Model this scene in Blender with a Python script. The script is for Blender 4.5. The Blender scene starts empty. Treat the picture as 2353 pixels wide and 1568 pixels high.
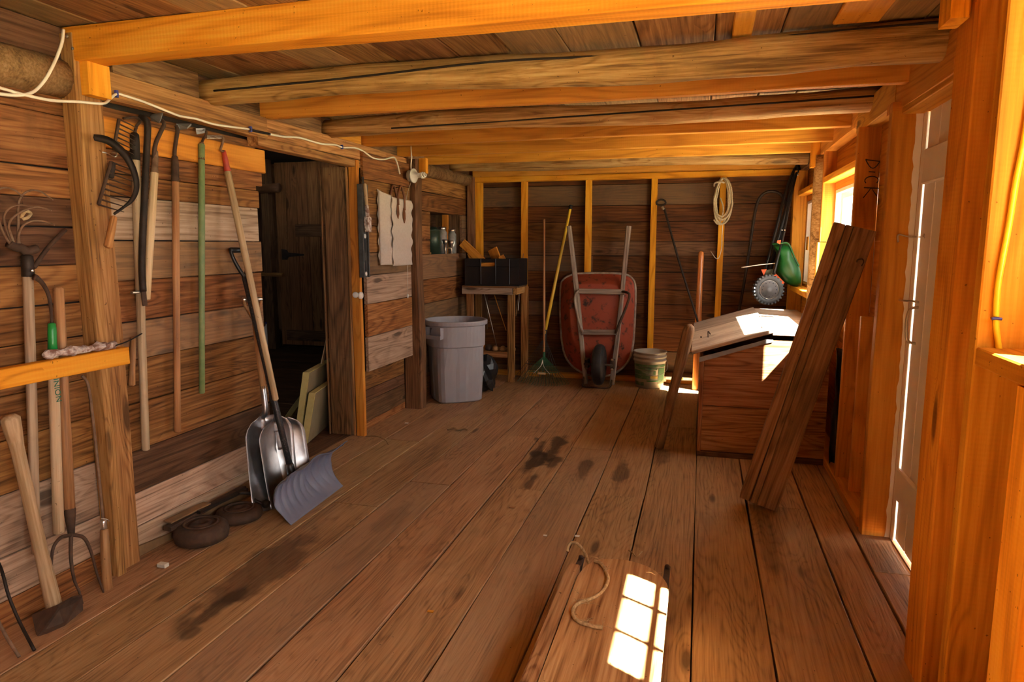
import bpy, bmesh, math, random
from mathutils import Vector, Matrix
random.seed(7)
V = Vector
PI = math.pi
S = bpy.context.scene
C = S.collection

# ------------------------------------------------------------------ camera
H = 1.4
FOC = 1569.0
yaw, pit = math.radians(15.38), math.radians(8.05)
FW = V((-math.sin(yaw)*math.cos(pit), math.cos(yaw)*math.cos(pit), -math.sin(pit)))
RT = V((math.cos(yaw), math.sin(yaw), 0))
UP = RT.cross(FW)
cd = bpy.data.cameras.new('camera'); cam = bpy.data.objects.new('camera', cd); C.objects.link(cam)
cd.sensor_width = 36; cd.lens = 24.005; cd.clip_start = 0.05; cd.clip_end = 200
mw = Matrix.Identity(4)
for i, a in enumerate((RT, UP, -FW)):
    for k in range(3): mw[k][i] = a[k]
mw.translation = V((0, 0, H)); cam.matrix_world = mw
S.camera = cam

# ------------------------------------------------------------------ sky, sun, exposure
w = bpy.data.worlds.new('sky'); S.world = w; w.use_nodes = True
bg = w.node_tree.nodes['Background']; bg.inputs[0].default_value = (0.97, 0.96, 0.93, 1); bg.inputs[1].default_value = 4.6
sd = bpy.data.lights.new('sun', 'SUN'); sd.energy = 55; sd.angle = math.radians(0.6); sd.color = (1.0, 0.95, 0.86)
sun = bpy.data.objects.new('sun', sd); C.objects.link(sun)
SUN = V((-1, 0.56, -1.30)).normalized()
sun.rotation_euler = SUN.to_track_quat('-Z', 'Y').to_euler()
sun.location = (8, -4, 9)
def portal(name, loc, sx, sy, to):
    l = bpy.data.lights.new(name, 'AREA'); l.shape = 'RECTANGLE'; l.size = sx; l.size_y = sy
    l.cycles.is_portal = True
    o = bpy.data.objects.new(name, l); C.objects.link(o); o.location = loc
    o.rotation_euler = V(to).to_track_quat('-Z', 'Z').to_euler()
portal('window_portal', (1.12, 4.98, 1.4), 1.15, 0.85, (-1, 0, 0))
portal('window_portal', (1.12, 6.4, 1.4), 1.15, 0.85, (-1, 0, 0))
portal('window_portal', (1.12, 1.52, 1.6), .8, 0.75, (-1, 0, 0))
portal('window_portal', (1.12, -0.28, 1.38), 2.2, 1.1, (-1, 0, 0))
portal('far_room_portal', (-4.85, 2.05, 1.5), .7, .6, (0, 1, 0))  # for the unseen opening added to brighten the far room
S.view_settings.view_transform = 'Standard'; S.view_settings.look = 'None'
S.view_settings.gamma = 1; S.view_settings.use_curve_mapping = False
S.view_settings.exposure = 1.92
try:
    S.cycles.max_bounces = 14; S.cycles.diffuse_bounces = 9; S.cycles.glossy_bounces = 5
    S.cycles.use_denoising = True; S.cycles.sample_clamp_indirect = 12; S.cycles.caustics_reflective = False; S.cycles.caustics_refractive = False
except Exception: pass

# ------------------------------------------------------------------ helpers
def P(px, py, ax, v):
    """a point of the place: where the line of sight through a measured pixel meets a plane x/y/z = v"""
    d = FW*FOC + RT*(px-1176.5) - UP*(py-784.0)
    o = V((0, 0, H)); return o + d*((v-o[ax])/d[ax])
WM = {}
def link(o, world, parent=None):
    C.objects.link(o)
    if parent is not None:
        o.parent = parent; o.matrix_parent_inverse = WM[parent.name].inverted()
    o.matrix_basis = world; WM[o.name] = world.copy()
    return o
def tagit(o, label=None, cat=None, group=None, kind=None):
    if label: o['label'] = label
    if cat: o['category'] = cat
    if group: o['group'] = group
    if kind: o['kind'] = kind
    return o
def thing(name, label, cat, loc, group=None):
    o = bpy.data.objects.new(name, None); o.empty_display_size = 0.05
    link(o, Matrix.Translation(V(loc)))
    return tagit(o, label, cat, group)
def struct(name, loc=(0, 0, 0), label=None):
    o = bpy.data.objects.new(name, None); link(o, Matrix.Translation(V(loc)))
    return tagit(o, label, None, None, 'structure')
def mesh_obj(name, bm, mat, parent=None, world=None, smooth=False):
    me = bpy.data.meshes.new(name); bmesh.ops.recalc_face_normals(bm, faces=bm.faces[:]); bm.to_mesh(me); bm.free()
    if smooth:
        for p in me.polygons: p.use_smooth = True
    if mat: me.materials.append(mat)
    o = bpy.data.objects.new(name, me)
    return link(o, world or Matrix.Identity(4), parent)
def frame(x, y=None, loc=(0, 0, 0)):
    """matrix whose local X runs along x and local Y close to y"""
    x = V(x).normalized()
    y = V(y) if y is not None else (V((0, 0, 1)) if abs(x.z) < .9 else V((0, 1, 0)))
    z = x.cross(y).normalized(); y = z.cross(x).normalized()
    m = Matrix.Identity(4)
    for i, a in enumerate((x, y, z)):
        for k in range(3): m[k][i] = a[k]
    m.translation = V(loc); return m
def board_bm(L, wd, t, jit=.002, seg=None, ch=.004, wane=0, skew=0):
    bm = bmesh.new(); n = seg or max(1, min(6, int(L/.45)))
    ch = min(ch, wd*.3, t*.3); a, b = wd/2, t/2
    sec = [(-a+ch, -b), (a-ch, -b), (a, -b+ch), (a, b-ch), (a-ch, b), (-a+ch, b), (-a, b-ch), (-a, -b+ch)]
    rings = []
    ph = [random.uniform(0, 6.28) for _ in range(4)]
    for i in range(n+1):
        x = -L/2 + L*i/n
        dy = jit*math.sin(ph[0]+x*3.1); dz = jit*.6*math.sin(ph[1]+x*2.3); sw = 1+jit/wd*math.sin(ph[2]+x*4)
        xx = x
        ring = []
        for (y, z) in sec:
            sk = skew*y if i in (0, n) else 0
            ring.append(bm.verts.new((xx+sk, y*sw+dy, z+dz)))
        rings.append(ring)
    for i in range(n):
        for k in range(8):
            bm.faces.new((rings[i][k], rings[i][(k+1) % 8], rings[i+1][(k+1) % 8], rings[i+1][k]))
    bm.faces.new(rings[0]); bm.faces.new(rings[-1][::-1])
    return bm
def B(name, mat, parent, p0, p1, wd, t, side=None, **k):
    """a board from p0 to p1, wd wide along `side`, t thick"""
    p0, p1 = V(p0), V(p1)
    return mesh_obj(name, board_bm((p1-p0).length, wd, t, **k), mat, parent, frame(p1-p0, side, (p0+p1)/2))
def BX(name, mat, parent, lo, hi, **k):
    """an axis aligned board filling the box lo..hi, grain along its longest side"""
    lo, hi = V(lo), V(hi); d = hi-lo; c = (lo+hi)/2
    ax = max(range(3), key=lambda i: abs(d[i])); o = [i for i in range(3) if i != ax]
    if abs(d[o[0]]) < abs(d[o[1]]): o = o[::-1]
    e = [V((1, 0, 0)), V((0, 1, 0)), V((0, 0, 1))]
    p0 = c.copy(); p1 = c.copy(); p0[ax] = lo[ax]; p1[ax] = hi[ax]
    return B(name, mat, parent, p0, p1, abs(d[o[0]]), abs(d[o[1]]), e[o[0]], **k)
def rod_bm(L, prof, n=10):
    """lathe about local X, prof = [(x fraction 0..1, radius)]"""
    bm = bmesh.new(); rings = []
    for (f, r) in prof:
        rings.append([bm.verts.new((L*f, max(r, .0003)*math.cos(2*PI*k/n), max(r, .0003)*math.sin(2*PI*k/n))) for k in range(n)])
    for i in range(len(rings)-1):
        for k in range(n):
            bm.faces.new((rings[i][k], rings[i][(k+1) % n], rings[i+1][(k+1) % n], rings[i+1][k]))
    bm.faces.new(rings[0]); bm.faces.new(rings[-1][::-1])
    return bm
def ROD(name, mat, parent, p0, p1, r0, r1=None, n=10, prof=None):
    p0, p1 = V(p0), V(p1); r1 = r0 if r1 is None else r1
    L = (p1-p0).length
    if prof is None:
        e = min(.2, .35*r0/L); f = min(.2, .35*r1/L)
        prof = [(0, r0*.55), (e, r0), (.35, r0+(r1-r0)*.35+.0008), (.7, r0+(r1-r0)*.7-.0005), (1-f, r1), (1, r1*.55)]
    return mesh_obj(name, rod_bm(L, prof, n), mat, parent, frame(p1-p0, None, p0), smooth=True)
def spline(pts, k=6):
    pts = [V(p) for p in pts]; out = []
    for i in range(len(pts)-1):
        a = pts[max(i-1, 0)]; b = pts[i]; c = pts[i+1]; d = pts[min(i+2, len(pts)-1)]
        for j in range(k):
            t = j/k
            out.append(.5*((2*b)+(c-a)*t+(2*a-5*b+4*c-d)*t*t+(3*b-a-3*c+d)*t**3))
    out.append(pts[-1]); return out
def tube_into(bm, pts, r, n=8, closed=False):
    pts = [V(p) for p in pts]; m = len(pts)
    rr = (lambda i: r) if not callable(r) else (lambda i: r(i/(m-1)))
    prev = None; rings = []
    for i in range(m):
        if closed: t = (pts[(i+1) % m]-pts[(i-1) % m]).normalized()
        else: t = (pts[min(i+1, m-1)]-pts[max(i-1, 0)]).normalized()
        if prev is None: u = t.orthogonal().normalized()
        else:
            u = prev - t*prev.dot(t)
            u = u.normalized() if u.length > 1e-6 else t.orthogonal().normalized()
        prev = u; v = t.cross(u)
        rings.append([bm.verts.new(pts[i]+(u*math.cos(2*PI*k/n)+v*math.sin(2*PI*k/n))*rr(i)) for k in range(n)])
    for i in range(m if closed else m-1):
        a, b = rings[i], rings[(i+1) % m]
        for k in range(n): bm.faces.new((a[k], a[(k+1) % n], b[(k+1) % n], b[k]))
    if not closed: bm.faces.new(rings[0][::-1]); bm.faces.new(rings[-1])
def T(name, mat, parent, pts, r, n=8, k=5, closed=False, raw=False):
    bm = bmesh.new()
    pp = [V(p) for p in pts] if raw else spline(pts, k)
    c = sum(pp, V((0, 0, 0)))/len(pp)
    tube_into(bm, [p-c for p in pp], r, n, closed)
    return mesh_obj(name, bm, mat, parent, Matrix.Translation(c), smooth=True)
def LATHE(name, mat, parent, base, axis, prof, n=24, smooth=True, cap=True):
    """prof [(height, radius)] about axis from base"""
    bm = bmesh.new(); rings = []
    for (h, r) in prof: rings.append([bm.verts.new((h, r*math.cos(2*PI*k/n), r*math.sin(2*PI*k/n))) for k in range(n)])
    for i in range(len(rings)-1):
        for k in range(n): bm.faces.new((rings[i][k], rings[i][(k+1) % n], rings[i+1][(k+1) % n], rings[i+1][k]))
    if cap: bm.faces.new(rings[0]); bm.faces.new(rings[-1][::-1])
    o = mesh_obj(name, bm, mat, parent, frame(axis, None, base), smooth=smooth)
    if smooth:
        for e in o.data.edges: pass
    return o
def grid_obj(name, mat, parent, fn, nu, nv, thick=.003, smooth=True):
    """a curved sheet fn(u,v)->point, given a real thickness"""
    bm = bmesh.new(); g = [[bm.verts.new(fn(i/nu, j/nv)) for j in range(nv+1)] for i in range(nu+1)]
    for i in range(nu):
        for j in range(nv): bm.faces.new((g[i][j], g[i+1][j], g[i+1][j+1], g[i][j+1]))
    c = sum((v.co for v in bm.verts), V((0, 0, 0)))/len(bm.verts)
    for v in bm.verts: v.co -= c
    bmesh.ops.recalc_face_normals(bm, faces=bm.faces[:])
    bm.normal_update()
    old = bm.faces[:]; r = bmesh.ops.extrude_face_region(bm, geom=old); nv_ = [e for e in r['geom'] if isinstance(e, bmesh.types.BMVert)]
    nrm = {}
    for v in nv_: nrm[v] = v.normal.copy()
    bm.normal_update()
    for v in nv_: v.co += v.normal*(-thick if False else thick)
    return mesh_obj(name, bm, mat, parent, Matrix.Translation(c), smooth=smooth)
def prism(name, mat, parent, pts, ext, smooth=False, bevel=0, grain=None):
    """outline pts extruded by vector ext; local X (the grain) runs along `grain`"""
    pts = [V(p) for p in pts]; ext = V(ext); c = sum(pts, V((0, 0, 0)))/len(pts)
    W_ = frame(grain, None, c) if grain else Matrix.Translation(c); I_ = W_.inverted()
    bm = bmesh.new(); a = [bm.verts.new(I_ @ p) for p in pts]; b = [bm.verts.new(I_ @ (p+ext)) for p in pts]; n = len(pts)
    bm.faces.new(a); bm.faces.new(b[::-1])
    for i in range(n): bm.faces.new((a[i], a[(i+1) % n], b[(i+1) % n], b[i]))
    if bevel: bmesh.ops.bevel(bm, geom=bm.edges[:], offset=bevel, segments=2, affect='EDGES')
    return mesh_obj(name, bm, mat, parent, W_, smooth=smooth)

# ------------------------------------------------------------------ materials
def nt(name):
    m = bpy.data.materials.new(name); m.use_nodes = True
    t = m.node_tree; return m, t, t.nodes['Principled BSDF']
def N(t, typ, **k):
    n = t.nodes.new(typ)
    for a, b in k.items(): setattr(n, a, b)
    return n
def ramp(t, fac, cols):
    r = N(t, 'ShaderNodeValToRGB'); e = r.color_ramp.elements
    while len(e) < len(cols): e.new(.5)
    for i, (p, c) in enumerate(cols): e[i].position = p; e[i].color = (*c, 1) if len(c) == 3 else c
    t.links.new(fac, r.inputs[0]); return r.outputs[0]
def math_(t, op, a, b=None, c=None, clamp=False):
    n = N(t, 'ShaderNodeMath', operation=op); n.use_clamp = clamp
    for i, x in enumerate((a, b, c)):
        if x is None: continue
        if isinstance(x, (int, float)): n.inputs[i].default_value = x
        else: t.links.new(x, n.inputs[i])
    return n.outputs[0]
def mixc(t, f, a, b, mode='MIX'):
    n = N(t, 'ShaderNodeMix', data_type='RGBA', blend_type=mode)
    for i, x in ((0, f), (6, a), (7, b)):
        if isinstance(x, (int, float)): n.inputs[i].default_value = x
        elif isinstance(x, tuple): n.inputs[i].default_value = (*x, 1)
        else: t.links.new(x, n.inputs[i])
    return n.outputs[2]
def noise(t, vec, scale, detail=2, dist=0, rough=.5):
    n = N(t, 'ShaderNodeTexNoise'); n.inputs['Scale'].default_value = scale; n.inputs['Detail'].default_value = detail
    n.inputs['Distortion'].default_value = dist; n.inputs['Roughness'].default_value = rough
    t.links.new(vec, n.inputs['Vector']); return n.outputs['Fac']
def mapping(t, vec, sc, loc=(0, 0, 0)):
    m = N(t, 'ShaderNodeMapping'); m.inputs['Scale'].default_value = sc; m.inputs['Location'].default_value = loc
    t.links.new(vec, m.inputs['Vector']); return m.outputs[0]
def wood(name, dark, mid, light, rough=.7, rings=16, knots=1.0, var=.35, gray=None, grayamt=.0, bump=.35, stains=None, spec=.25, dirt=.35, saw=0, fine=.55, rc=.22):
    m, t, b = nt(name)
    tc = N(t, 'ShaderNodeTexCoord'); oi = N(t, 'ShaderNodeObjectInfo')
    off = N(t, 'ShaderNodeVectorMath', operation='MULTIPLY'); cmb = N(t, 'ShaderNodeCombineXYZ')
    for i in range(3): t.links.new(oi.outputs['Random'], cmb.inputs[i])
    t.links.new(cmb.outputs[0], off.inputs[0]); off.inputs[1].default_value = (37.3, 19.7, 53.1)
    add = N(t, 'ShaderNodeVectorMath', operation='ADD'); t.links.new(tc.outputs['Object'], add.inputs[0]); t.links.new(off.outputs[0], add.inputs[1])
    vec = add.outputs[0]
    vk = mapping(t, vec, (2.4, 9.5, 9.5))
    vo = N(t, 'ShaderNodeTexVoronoi'); vo.inputs['Scale'].default_value = 1.0; t.links.new(vk, vo.inputs['Vector'])
    kd = vo.outputs['Distance']
    # only some of the cells carry a knot
    wn = N(t, 'ShaderNodeSeparateColor'); t.links.new(vo.outputs['Color'], wn.inputs[0])
    has = math_(t, 'GREATER_THAN', wn.outputs[0], 1-.22*knots)
    near = math_(t, 'SUBTRACT', 1.0, math_(t, 'MULTIPLY', kd, 1.9), clamp=True)
    near = math_(t, 'MULTIPLY', near, has)
    core = math_(t, 'GREATER_THAN', near, .68)
    core2 = math_(t, 'MULTIPLY', math_(t, 'SUBTRACT', near, .55, clamp=True), 5.0, clamp=True)
    n1 = noise(t, mapping(t, vec, (.55, 5.5, 5.5)), 1.0, 1.5, .2)
    ring = math_(t, 'SINE', math_(t, 'ADD', math_(t, 'MULTIPLY', n1, rings*6.28), math_(t, 'MULTIPLY', near, 18.0)))
    ring = math_(t, 'POWER', math_(t, 'MULTIPLY_ADD', ring, .5, .5), 3.0)
    fib = noise(t, mapping(t, vec, (3, 95, 95)), 1.0, 3, 0, .6)
    blo = noise(t, mapping(t, vec, (1.1, 4, 4)), 1.0, 3, .3)
    f = math_(t, 'ADD', math_(t, 'MULTIPLY', ring, rc), math_(t, 'MULTIPLY', math_(t, 'SUBTRACT', fib, .5), fine*2.2))
    f = math_(t, 'ADD', f, math_(t, 'MULTIPLY', blo, .75))
    f = math_(t, 'ADD', f, .04)
    inv = f
    col = ramp(t, f, [(.15, light), (.48, mid), (.85, dark)])
    col = mixc(t, math_(t, 'MULTIPLY', core2, .8), col, tuple(c*.35 for c in dark))
    if gray:
        g = math_(t, 'MULTIPLY', math_(t, 'GREATER_THAN', math_(t, 'FRACT', math_(t, 'MULTIPLY', oi.outputs['Random'], 7.77)), 1-grayamt), .75)
        col = mixc(t, g, col, mixc(t, .55, gray, col, 'MIX'))
    # per board tone
    rv = math_(t, 'MULTIPLY_ADD', math_(t, 'FRACT', math_(t, 'MULTIPLY', oi.outputs['Random'], 13.3)), var, 1-var*.55)
    hs = N(t, 'ShaderNodeHueSaturation'); hs.inputs['Fac'].default_value = 1
    t.links.new(col, hs.inputs['Color']); t.links.new(rv, hs.inputs['Value'])
    t.links.new(math_(t, 'MULTIPLY_ADD', math_(t, 'FRACT', math_(t, 'MULTIPLY', oi.outputs['Random'], 5.1)), .014, .494), hs.inputs['Hue'])
    col = hs.outputs[0]
    if dirt:
        geo = N(t, 'ShaderNodeNewGeometry')
        dn = noise(t, mapping(t, geo.outputs['Position'], (2.3, 2.3, 2.3)), 1.0, 6, .6, .65)
        df = math_(t, 'MULTIPLY', math_(t, 'SUBTRACT', dn, .55, clamp=True), dirt*9, clamp=True)
        col = mixc(t, math_(t, 'MULTIPLY', df, .55), col, tuple(c*.3 for c in mid))
        sp = noise(t, mapping(t, geo.outputs['Position'], (60, 60, 60)), 1.0, 2, 0, .5)
        sf = math_(t, 'GREATER_THAN', sp, .735)
        col = mixc(t, math_(t, 'MULTIPLY', sf, .6), col, tuple(c*.2 for c in dark))
    if stains:
        geo = N(t, 'ShaderNodeNewGeometry')
        wob = noise(t, mapping(t, geo.outputs['Position'], (5, 5, 5)), 1.0, 4, .4)
        for (cx, cy, ang, rx, ry, amt) in stains:
            mp = N(t, 'ShaderNodeMapping'); mp.vector_type = 'TEXTURE'
            mp.inputs['Location'].default_value = (cx, cy, 0); mp.inputs['Rotation'].default_value = (0, 0, ang); mp.inputs['Scale'].default_value = (rx, ry, 1000)
            t.links.new(geo.outputs['Position'], mp.inputs[0])
            ln = N(t, 'ShaderNodeVectorMath', operation='LENGTH'); t.links.new(mp.outputs[0], ln.inputs[0])
            d = math_(t, 'ADD', ln.outputs['Value'], math_(t, 'MULTIPLY', math_(t, 'SUBTRACT', wob, .5), 1.9))
            s = math_(t, 'MULTIPLY', math_(t, 'SUBTRACT', 1.0, d, clamp=True), 2.8, clamp=True)
            col = mixc(t, math_(t, 'MULTIPLY', s, amt), col, (.022, .012, .007))
    t.links.new(col, b.inputs['Base Color'])
    b.inputs['Roughness'].default_value = rough; b.inputs['Specular IOR Level'].default_value = spec
    h = math_(t, 'ADD', math_(t, 'MULTIPLY', f, -1), math_(t, 'MULTIPLY', core2, -.3))
    if saw:
        wv = N(t, 'ShaderNodeTexWave', bands_direction='X'); wv.inputs['Scale'].default_value = 22; wv.inputs['Distortion'].default_value = 1.2
        t.links.new(vec, wv.inputs['Vector']); h = math_(t, 'ADD', h, math_(t, 'MULTIPLY', wv.outputs['Fac'], saw))
    bu = N(t, 'ShaderNodeBump'); bu.inputs['Strength'].default_value = bump; bu.inputs['Distance'].default_value = .004
    t.links.new(h, bu.inputs['Height']); t.links.new(bu.outputs[0], b.inputs['Normal'])
    return m
def plain(name, col, rough=.5, metal=0, spec=.5, nz=.0, nscale=20, col2=None, bump=0, thr=None, coat=0):
    m, t, b = nt(name)
    b.inputs['Roughness'].default_value = rough; b.inputs['Metallic'].default_value = metal; b.inputs['Specular IOR Level'].default_value = spec
    b.inputs['Coat Weight'].default_value = coat
    c2 = col2 or tuple(c*.6 for c in col)
    tc = N(t, 'ShaderNodeTexCoord')
    f = noise(t, tc.outputs['Object'], nscale, 5, .3, .6)
    lo, hi = (.5-.25, .5+.25) if thr is None else thr
    c = ramp(t, f, [(lo, col), (hi, c2)]) if (nz or col2) else None
    if c is not None:
        if nz and not col2: c = mixc(t, nz, col, c)
        t.links.new(c, b.inputs['Base Color'])
        r = math_(t, 'MULTIPLY_ADD', f, .35, rough-.15, clamp=True); t.links.new(r, b.inputs['Roughness'])
    else: b.inputs['Base Color'].default_value = (*col, 1)
    if bump:
        bu = N(t, 'ShaderNodeBump'); bu.inputs['Strength'].default_value = bump; bu.inputs['Distance'].default_value = .003
        t.links.new(f, bu.inputs['Height']); t.links.new(bu.outputs[0], b.inputs['Normal'])
    return m
WALL = wood('old_wall_wood', (.075, .025, .007), (.25, .10, .028), (.41, .19, .064), gray=(.30, .23, .16), grayamt=.18, dirt=.5)
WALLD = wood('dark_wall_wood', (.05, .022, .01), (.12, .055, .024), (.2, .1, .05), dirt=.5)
WALLP = wood('limewashed_wall_wood', (.22, .14, .08), (.52, .38, .25), (.68, .53, .38), dirt=.4, knots=.15)
WALLM = wood('pale_pinkish_wall_wood', (.18, .11, .07), (.43, .285, .19), (.56, .40, .28), dirt=.45)  # paler, pinker boards, mostly low on the left wall
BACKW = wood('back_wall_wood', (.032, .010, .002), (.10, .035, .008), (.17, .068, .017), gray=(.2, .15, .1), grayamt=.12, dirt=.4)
FRESH = wood('fresh_sawn_wood', (.50, .17, .012), (.84, .35, .024), (.93, .50, .06), spec=.12, dirt=.06, var=.18, saw=.25, knots=.5, fine=.25, rings=9)
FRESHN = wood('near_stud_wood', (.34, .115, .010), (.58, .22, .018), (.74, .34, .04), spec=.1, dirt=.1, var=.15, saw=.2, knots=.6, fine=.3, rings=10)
FRESHR = wood('fresh_red_wood', (.38, .13, .015), (.64, .26, .028), (.80, .38, .06), dirt=.08, var=.2, saw=.2, knots=.6, fine=.25, rings=10)
POSTW = wood('post_wood', (.13, .055, .017), (.38, .175, .055), (.56, .30, .11), dirt=.35, knots=.6)
POSTD = wood('dark_post_wood', (.07, .032, .013), (.2, .095, .04), (.34, .18, .08), dirt=.5)
CEIL = wood('ceiling_board_wood', (.12, .055, .022), (.27, .13, .048), (.42, .24, .10), gray=(.33, .26, .15), grayamt=.4, var=.5, dirt=.3, knots=.5)
LOGD = wood('dark_log_wood', (.07, .035, .015), (.22, .12, .05), (.34, .2, .1), rings=5, dirt=.6, bump=.9)
LOGW = wood('barked_log_wood', (.16, .075, .02), (.45, .24, .075), (.62, .40, .17), rings=5, dirt=.6, bump=1.0)
FLOORW = wood('floor_wood', (.16, .08, .034), (.38, .212, .098), (.48, .295, .15), rough=.6, gray=(.39, .27, .16), grayamt=.3, var=.14, dirt=.4, rings=30, knots=.35, rc=.17,
              stains=[(-1.80, 2.42, PI/2, .46, .13, .62), (-1.765, 2.07, PI/2, .2, .05, .7), (-1.737, 1.92, PI/2, .06, .035, .6), (-1.03, 4.42, PI/2, .24, .045, .75), (-.93, 4.55, PI/2, .42, .07, .8), (-1.0, 4.2, PI/2, .28, .07, .85), (-.87, 4.2, PI/2, .14, .05, .75), (-.93, 3.8, PI/2, .16, .03, .7),
                      (-.66, 4.1, PI/2, .28, .05, .6), (-.43, 4.1, PI/2, .3, .05, .6), (-.2, 4.5, PI/2, .2, .08, .5), (.36, 3.35, PI/2, .4, .05, .3), (-1.5, 3.1, PI/2, .3, .07, .28)], spec=.35)
GRAYW = wood('weathered_gray_wood', (.2, .13, .085), (.42, .31, .22), (.56, .44, .33), dirt=.4, bump=.6)
BINW = wood('bin_panel_wood', (.10, .035, .012), (.32, .13, .05), (.46, .23, .1), dirt=.6, knots=1.2, rings=22)
LEANW = wood('old_timber_wood', (.09, .042, .018), (.24, .125, .058), (.36, .21, .11), dirt=.45, knots=.5)
SLEDW = wood('sled_deck_wood', (.2, .08, .025), (.50, .27, .11), (.66, .41, .2), dirt=.35, rings=12)
PALEH = wood('pale_handle_wood', (.4, .26, .13), (.62, .45, .27), (.74, .58, .38), dirt=.3, knots=0, rings=5, bump=.2)
GREYH = wood('grey_handle_wood', (.26, .17, .1), (.45, .33, .21), (.58, .45, .31), dirt=.35, knots=0, rings=5, bump=.2)
BROWNH = wood('brown_handle_wood', (.2, .09, .035), (.42, .21, .09), (.56, .31, .14), dirt=.3, knots=0, rings=5, bump=.2, rough=.5)
VARNH = wood('varnished_handle_wood', (.35, .1, .03), (.6, .2, .06), (.72, .28, .09), dirt=.1, knots=0, rings=4, bump=.1, rough=.25, spec=.6)
WHEELH = wood('grey_barrow_wood', (.15, .11, .08), (.33, .26, .2), (.46, .38, .3), dirt=.4, knots=.3)
RUST = plain('rusty_iron', (.11, .06, .035), .75, .3, nz=1, nscale=18, col2=(.05, .028, .018), bump=.6)
RUSTL = plain('light_rust_iron', (.3, .19, .12), .8, .2, nscale=22, col2=(.12, .06, .03), bump=.6)
IRON = plain('dark_iron', (.045, .03, .022), .6, .5, nscale=14, col2=(.02, .014, .01), bump=.3)
STEEL = plain('scuffed_aluminium', (.62, .63, .66), .32, .95, nscale=9, col2=(.32, .31, .32), bump=.15)
STEELB = plain('bright_steel', (.7, .69, .66), .3, 1.0)
CHROME = plain('dull_chrome', (.55, .5, .42), .35, .9)
GALV = plain('galvanised_strip', (.34, .35, .36), .5, .7, nscale=8, col2=(.2, .2, .21))
SNOWB = plain('blue_grey_plastic', (.19, .21, .30), .42, 0, nscale=6, col2=(.13, .145, .22), bump=.1)
BLACKP = plain('black_plastic', (.012, .012, .013), .35)
BLACKT = plain('black_rubber', (.02, .02, .022), .55, nscale=30, col2=(.012, .012, .012))
TYREG = plain('dusty_grey_tyre', (.10, .115, .13), .6, nscale=20, col2=(.06, .07, .08))
GREYP = plain('grey_bin_plastic', (.38, .375, .41), .45, nscale=4, col2=(.31, .305, .34), bump=.05)
WHITEP = plain('off_white_paint', (.9, .86, .82), .5, nscale=8, col2=(.84, .79, .75))
WHITEC = plain('white_cable_sheath', (.86, .80, .68), .45)
BLUEP = plain('blue_plastic', (.03, .04, .28), .4)
YELLOW = plain('yellow_sheath', (.85, .55, .02), .35)
YELH = plain('yellow_handle_paint', (.85, .6, .05), .35, nscale=10, col2=(.7, .45, .04))
GREENP = plain('green_handle_paint', (.13, .23, .085), .5, nscale=25, col2=(.24, .30, .13), bump=.3)
GREENB = plain('bright_green_plastic', (.015, .28, .05), .35)
GREEND = plain('dark_green_plastic', (.02, .12, .045), .35)
SPRG = plain('green_hopper_plastic', (.01, .13, .025), .32, nscale=4, col2=(.008, .09, .02))
ORANGE = plain('orange_plastic', (.75, .12, .03), .4)
REDP = plain('red_paint', (.55, .04, .02), .5, nscale=20, col2=(.35, .05, .03))
REDT = plain('chipped_red_enamel', (.30, .055, .024), .5, nscale=14, col2=(.035, .02, .015), thr=(.55, .68), bump=.3)
REDT2 = plain('rusty_red_enamel', (.30, .07, .03), .55, nscale=7, col2=(.14, .045, .02), thr=(.4, .65), bump=.3)
RIM = plain('worn_barrow_rim', (.5, .42, .33), .55, 0, nscale=12, col2=(.14, .09, .06))
CANVAS = plain('cream_canvas', (.60, .52, .44), .9, nscale=60, col2=(.52, .44, .36), bump=.3)
LEATHER = plain('brown_leather', (.22, .08, .025), .5, nscale=20, col2=(.12, .04, .015))
ROPE = plain('cream_rope', (.62, .52, .36), .9, nscale=90, col2=(.34, .26, .15), bump=.8)
TWINE = plain('jute_twine', (.66, .49, .27), .95, nscale=90, col2=(.28, .18, .08), bump=.8)
FOAMY = plain('yellow_foam', (.62, .50, .20), .8, nscale=30, col2=(.52, .40, .14))
FOAMG = plain('foam_facing', (.30, .24, .14), .7, nscale=5, col2=(.22, .17, .09))
PAINTW = plain('crusted_white_paint', (.62, .55, .5), .6, nscale=30, col2=(.25, .13, .09), thr=(.42, .58), bump=1.0)
BUCKW = plain('dusty_bucket_plastic', (.5, .49, .42), .55, nscale=5, col2=(.36, .33, .26))
LABELG = plain('green_label_print', (.08, .2, .09), .6, nscale=10, col2=(.3, .33, .24), thr=(.48, .62))
LABELW = plain('cream_label_print', (.62, .60, .50), .6)
LABELY = plain('yellow_label_print', (.6, .45, .1), .6)
BULB = plain('bulb_glass', (.85, .83, .78), .25)
PORC = plain('porcelain', (.75, .73, .68), .3)
LAMPG = plain('lamp_box_plastic', (.48, .47, .45), .4)
JARG = plain('cloudy_jar', (.62, .66, .62), .15, .4, nscale=12, col2=(.25, .27, .24))
CANG = plain('green_can', (.05, .09, .05), .35, .3, nscale=6, col2=(.03, .05, .03))
INKY = plain('marker_ink', (.02, .012, .008), .7)
GREENI = plain('green_ink', (.02, .14, .08), .6)
PALEI = plain('pale_stencil_paint', (.6, .4, .22), .6)
DARKM = plain('tar_paper', (.02, .012, .008), .9)
LEVELM = plain('level_grey_aluminium', (.13, .125, .115), .45, .6, nscale=15, col2=(.07, .065, .06))
SNOWR = plain('worn_black_shaft', (.03, .028, .03), .4, .3, nscale=120, col2=(.16, .15, .15), thr=(.55, .72))
ROOT = plain('mossy_bark', (.3, .17, .07), .9, nscale=12, col2=(.16, .1, .05), bump=1)
GROUND = plain('dry_yard', (.46, .42, .30), .95, nscale=1.5, col2=(.36, .36, .2))
SIDING = plain('outer_siding_paint', (.7, .68, .64), .7)
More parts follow.
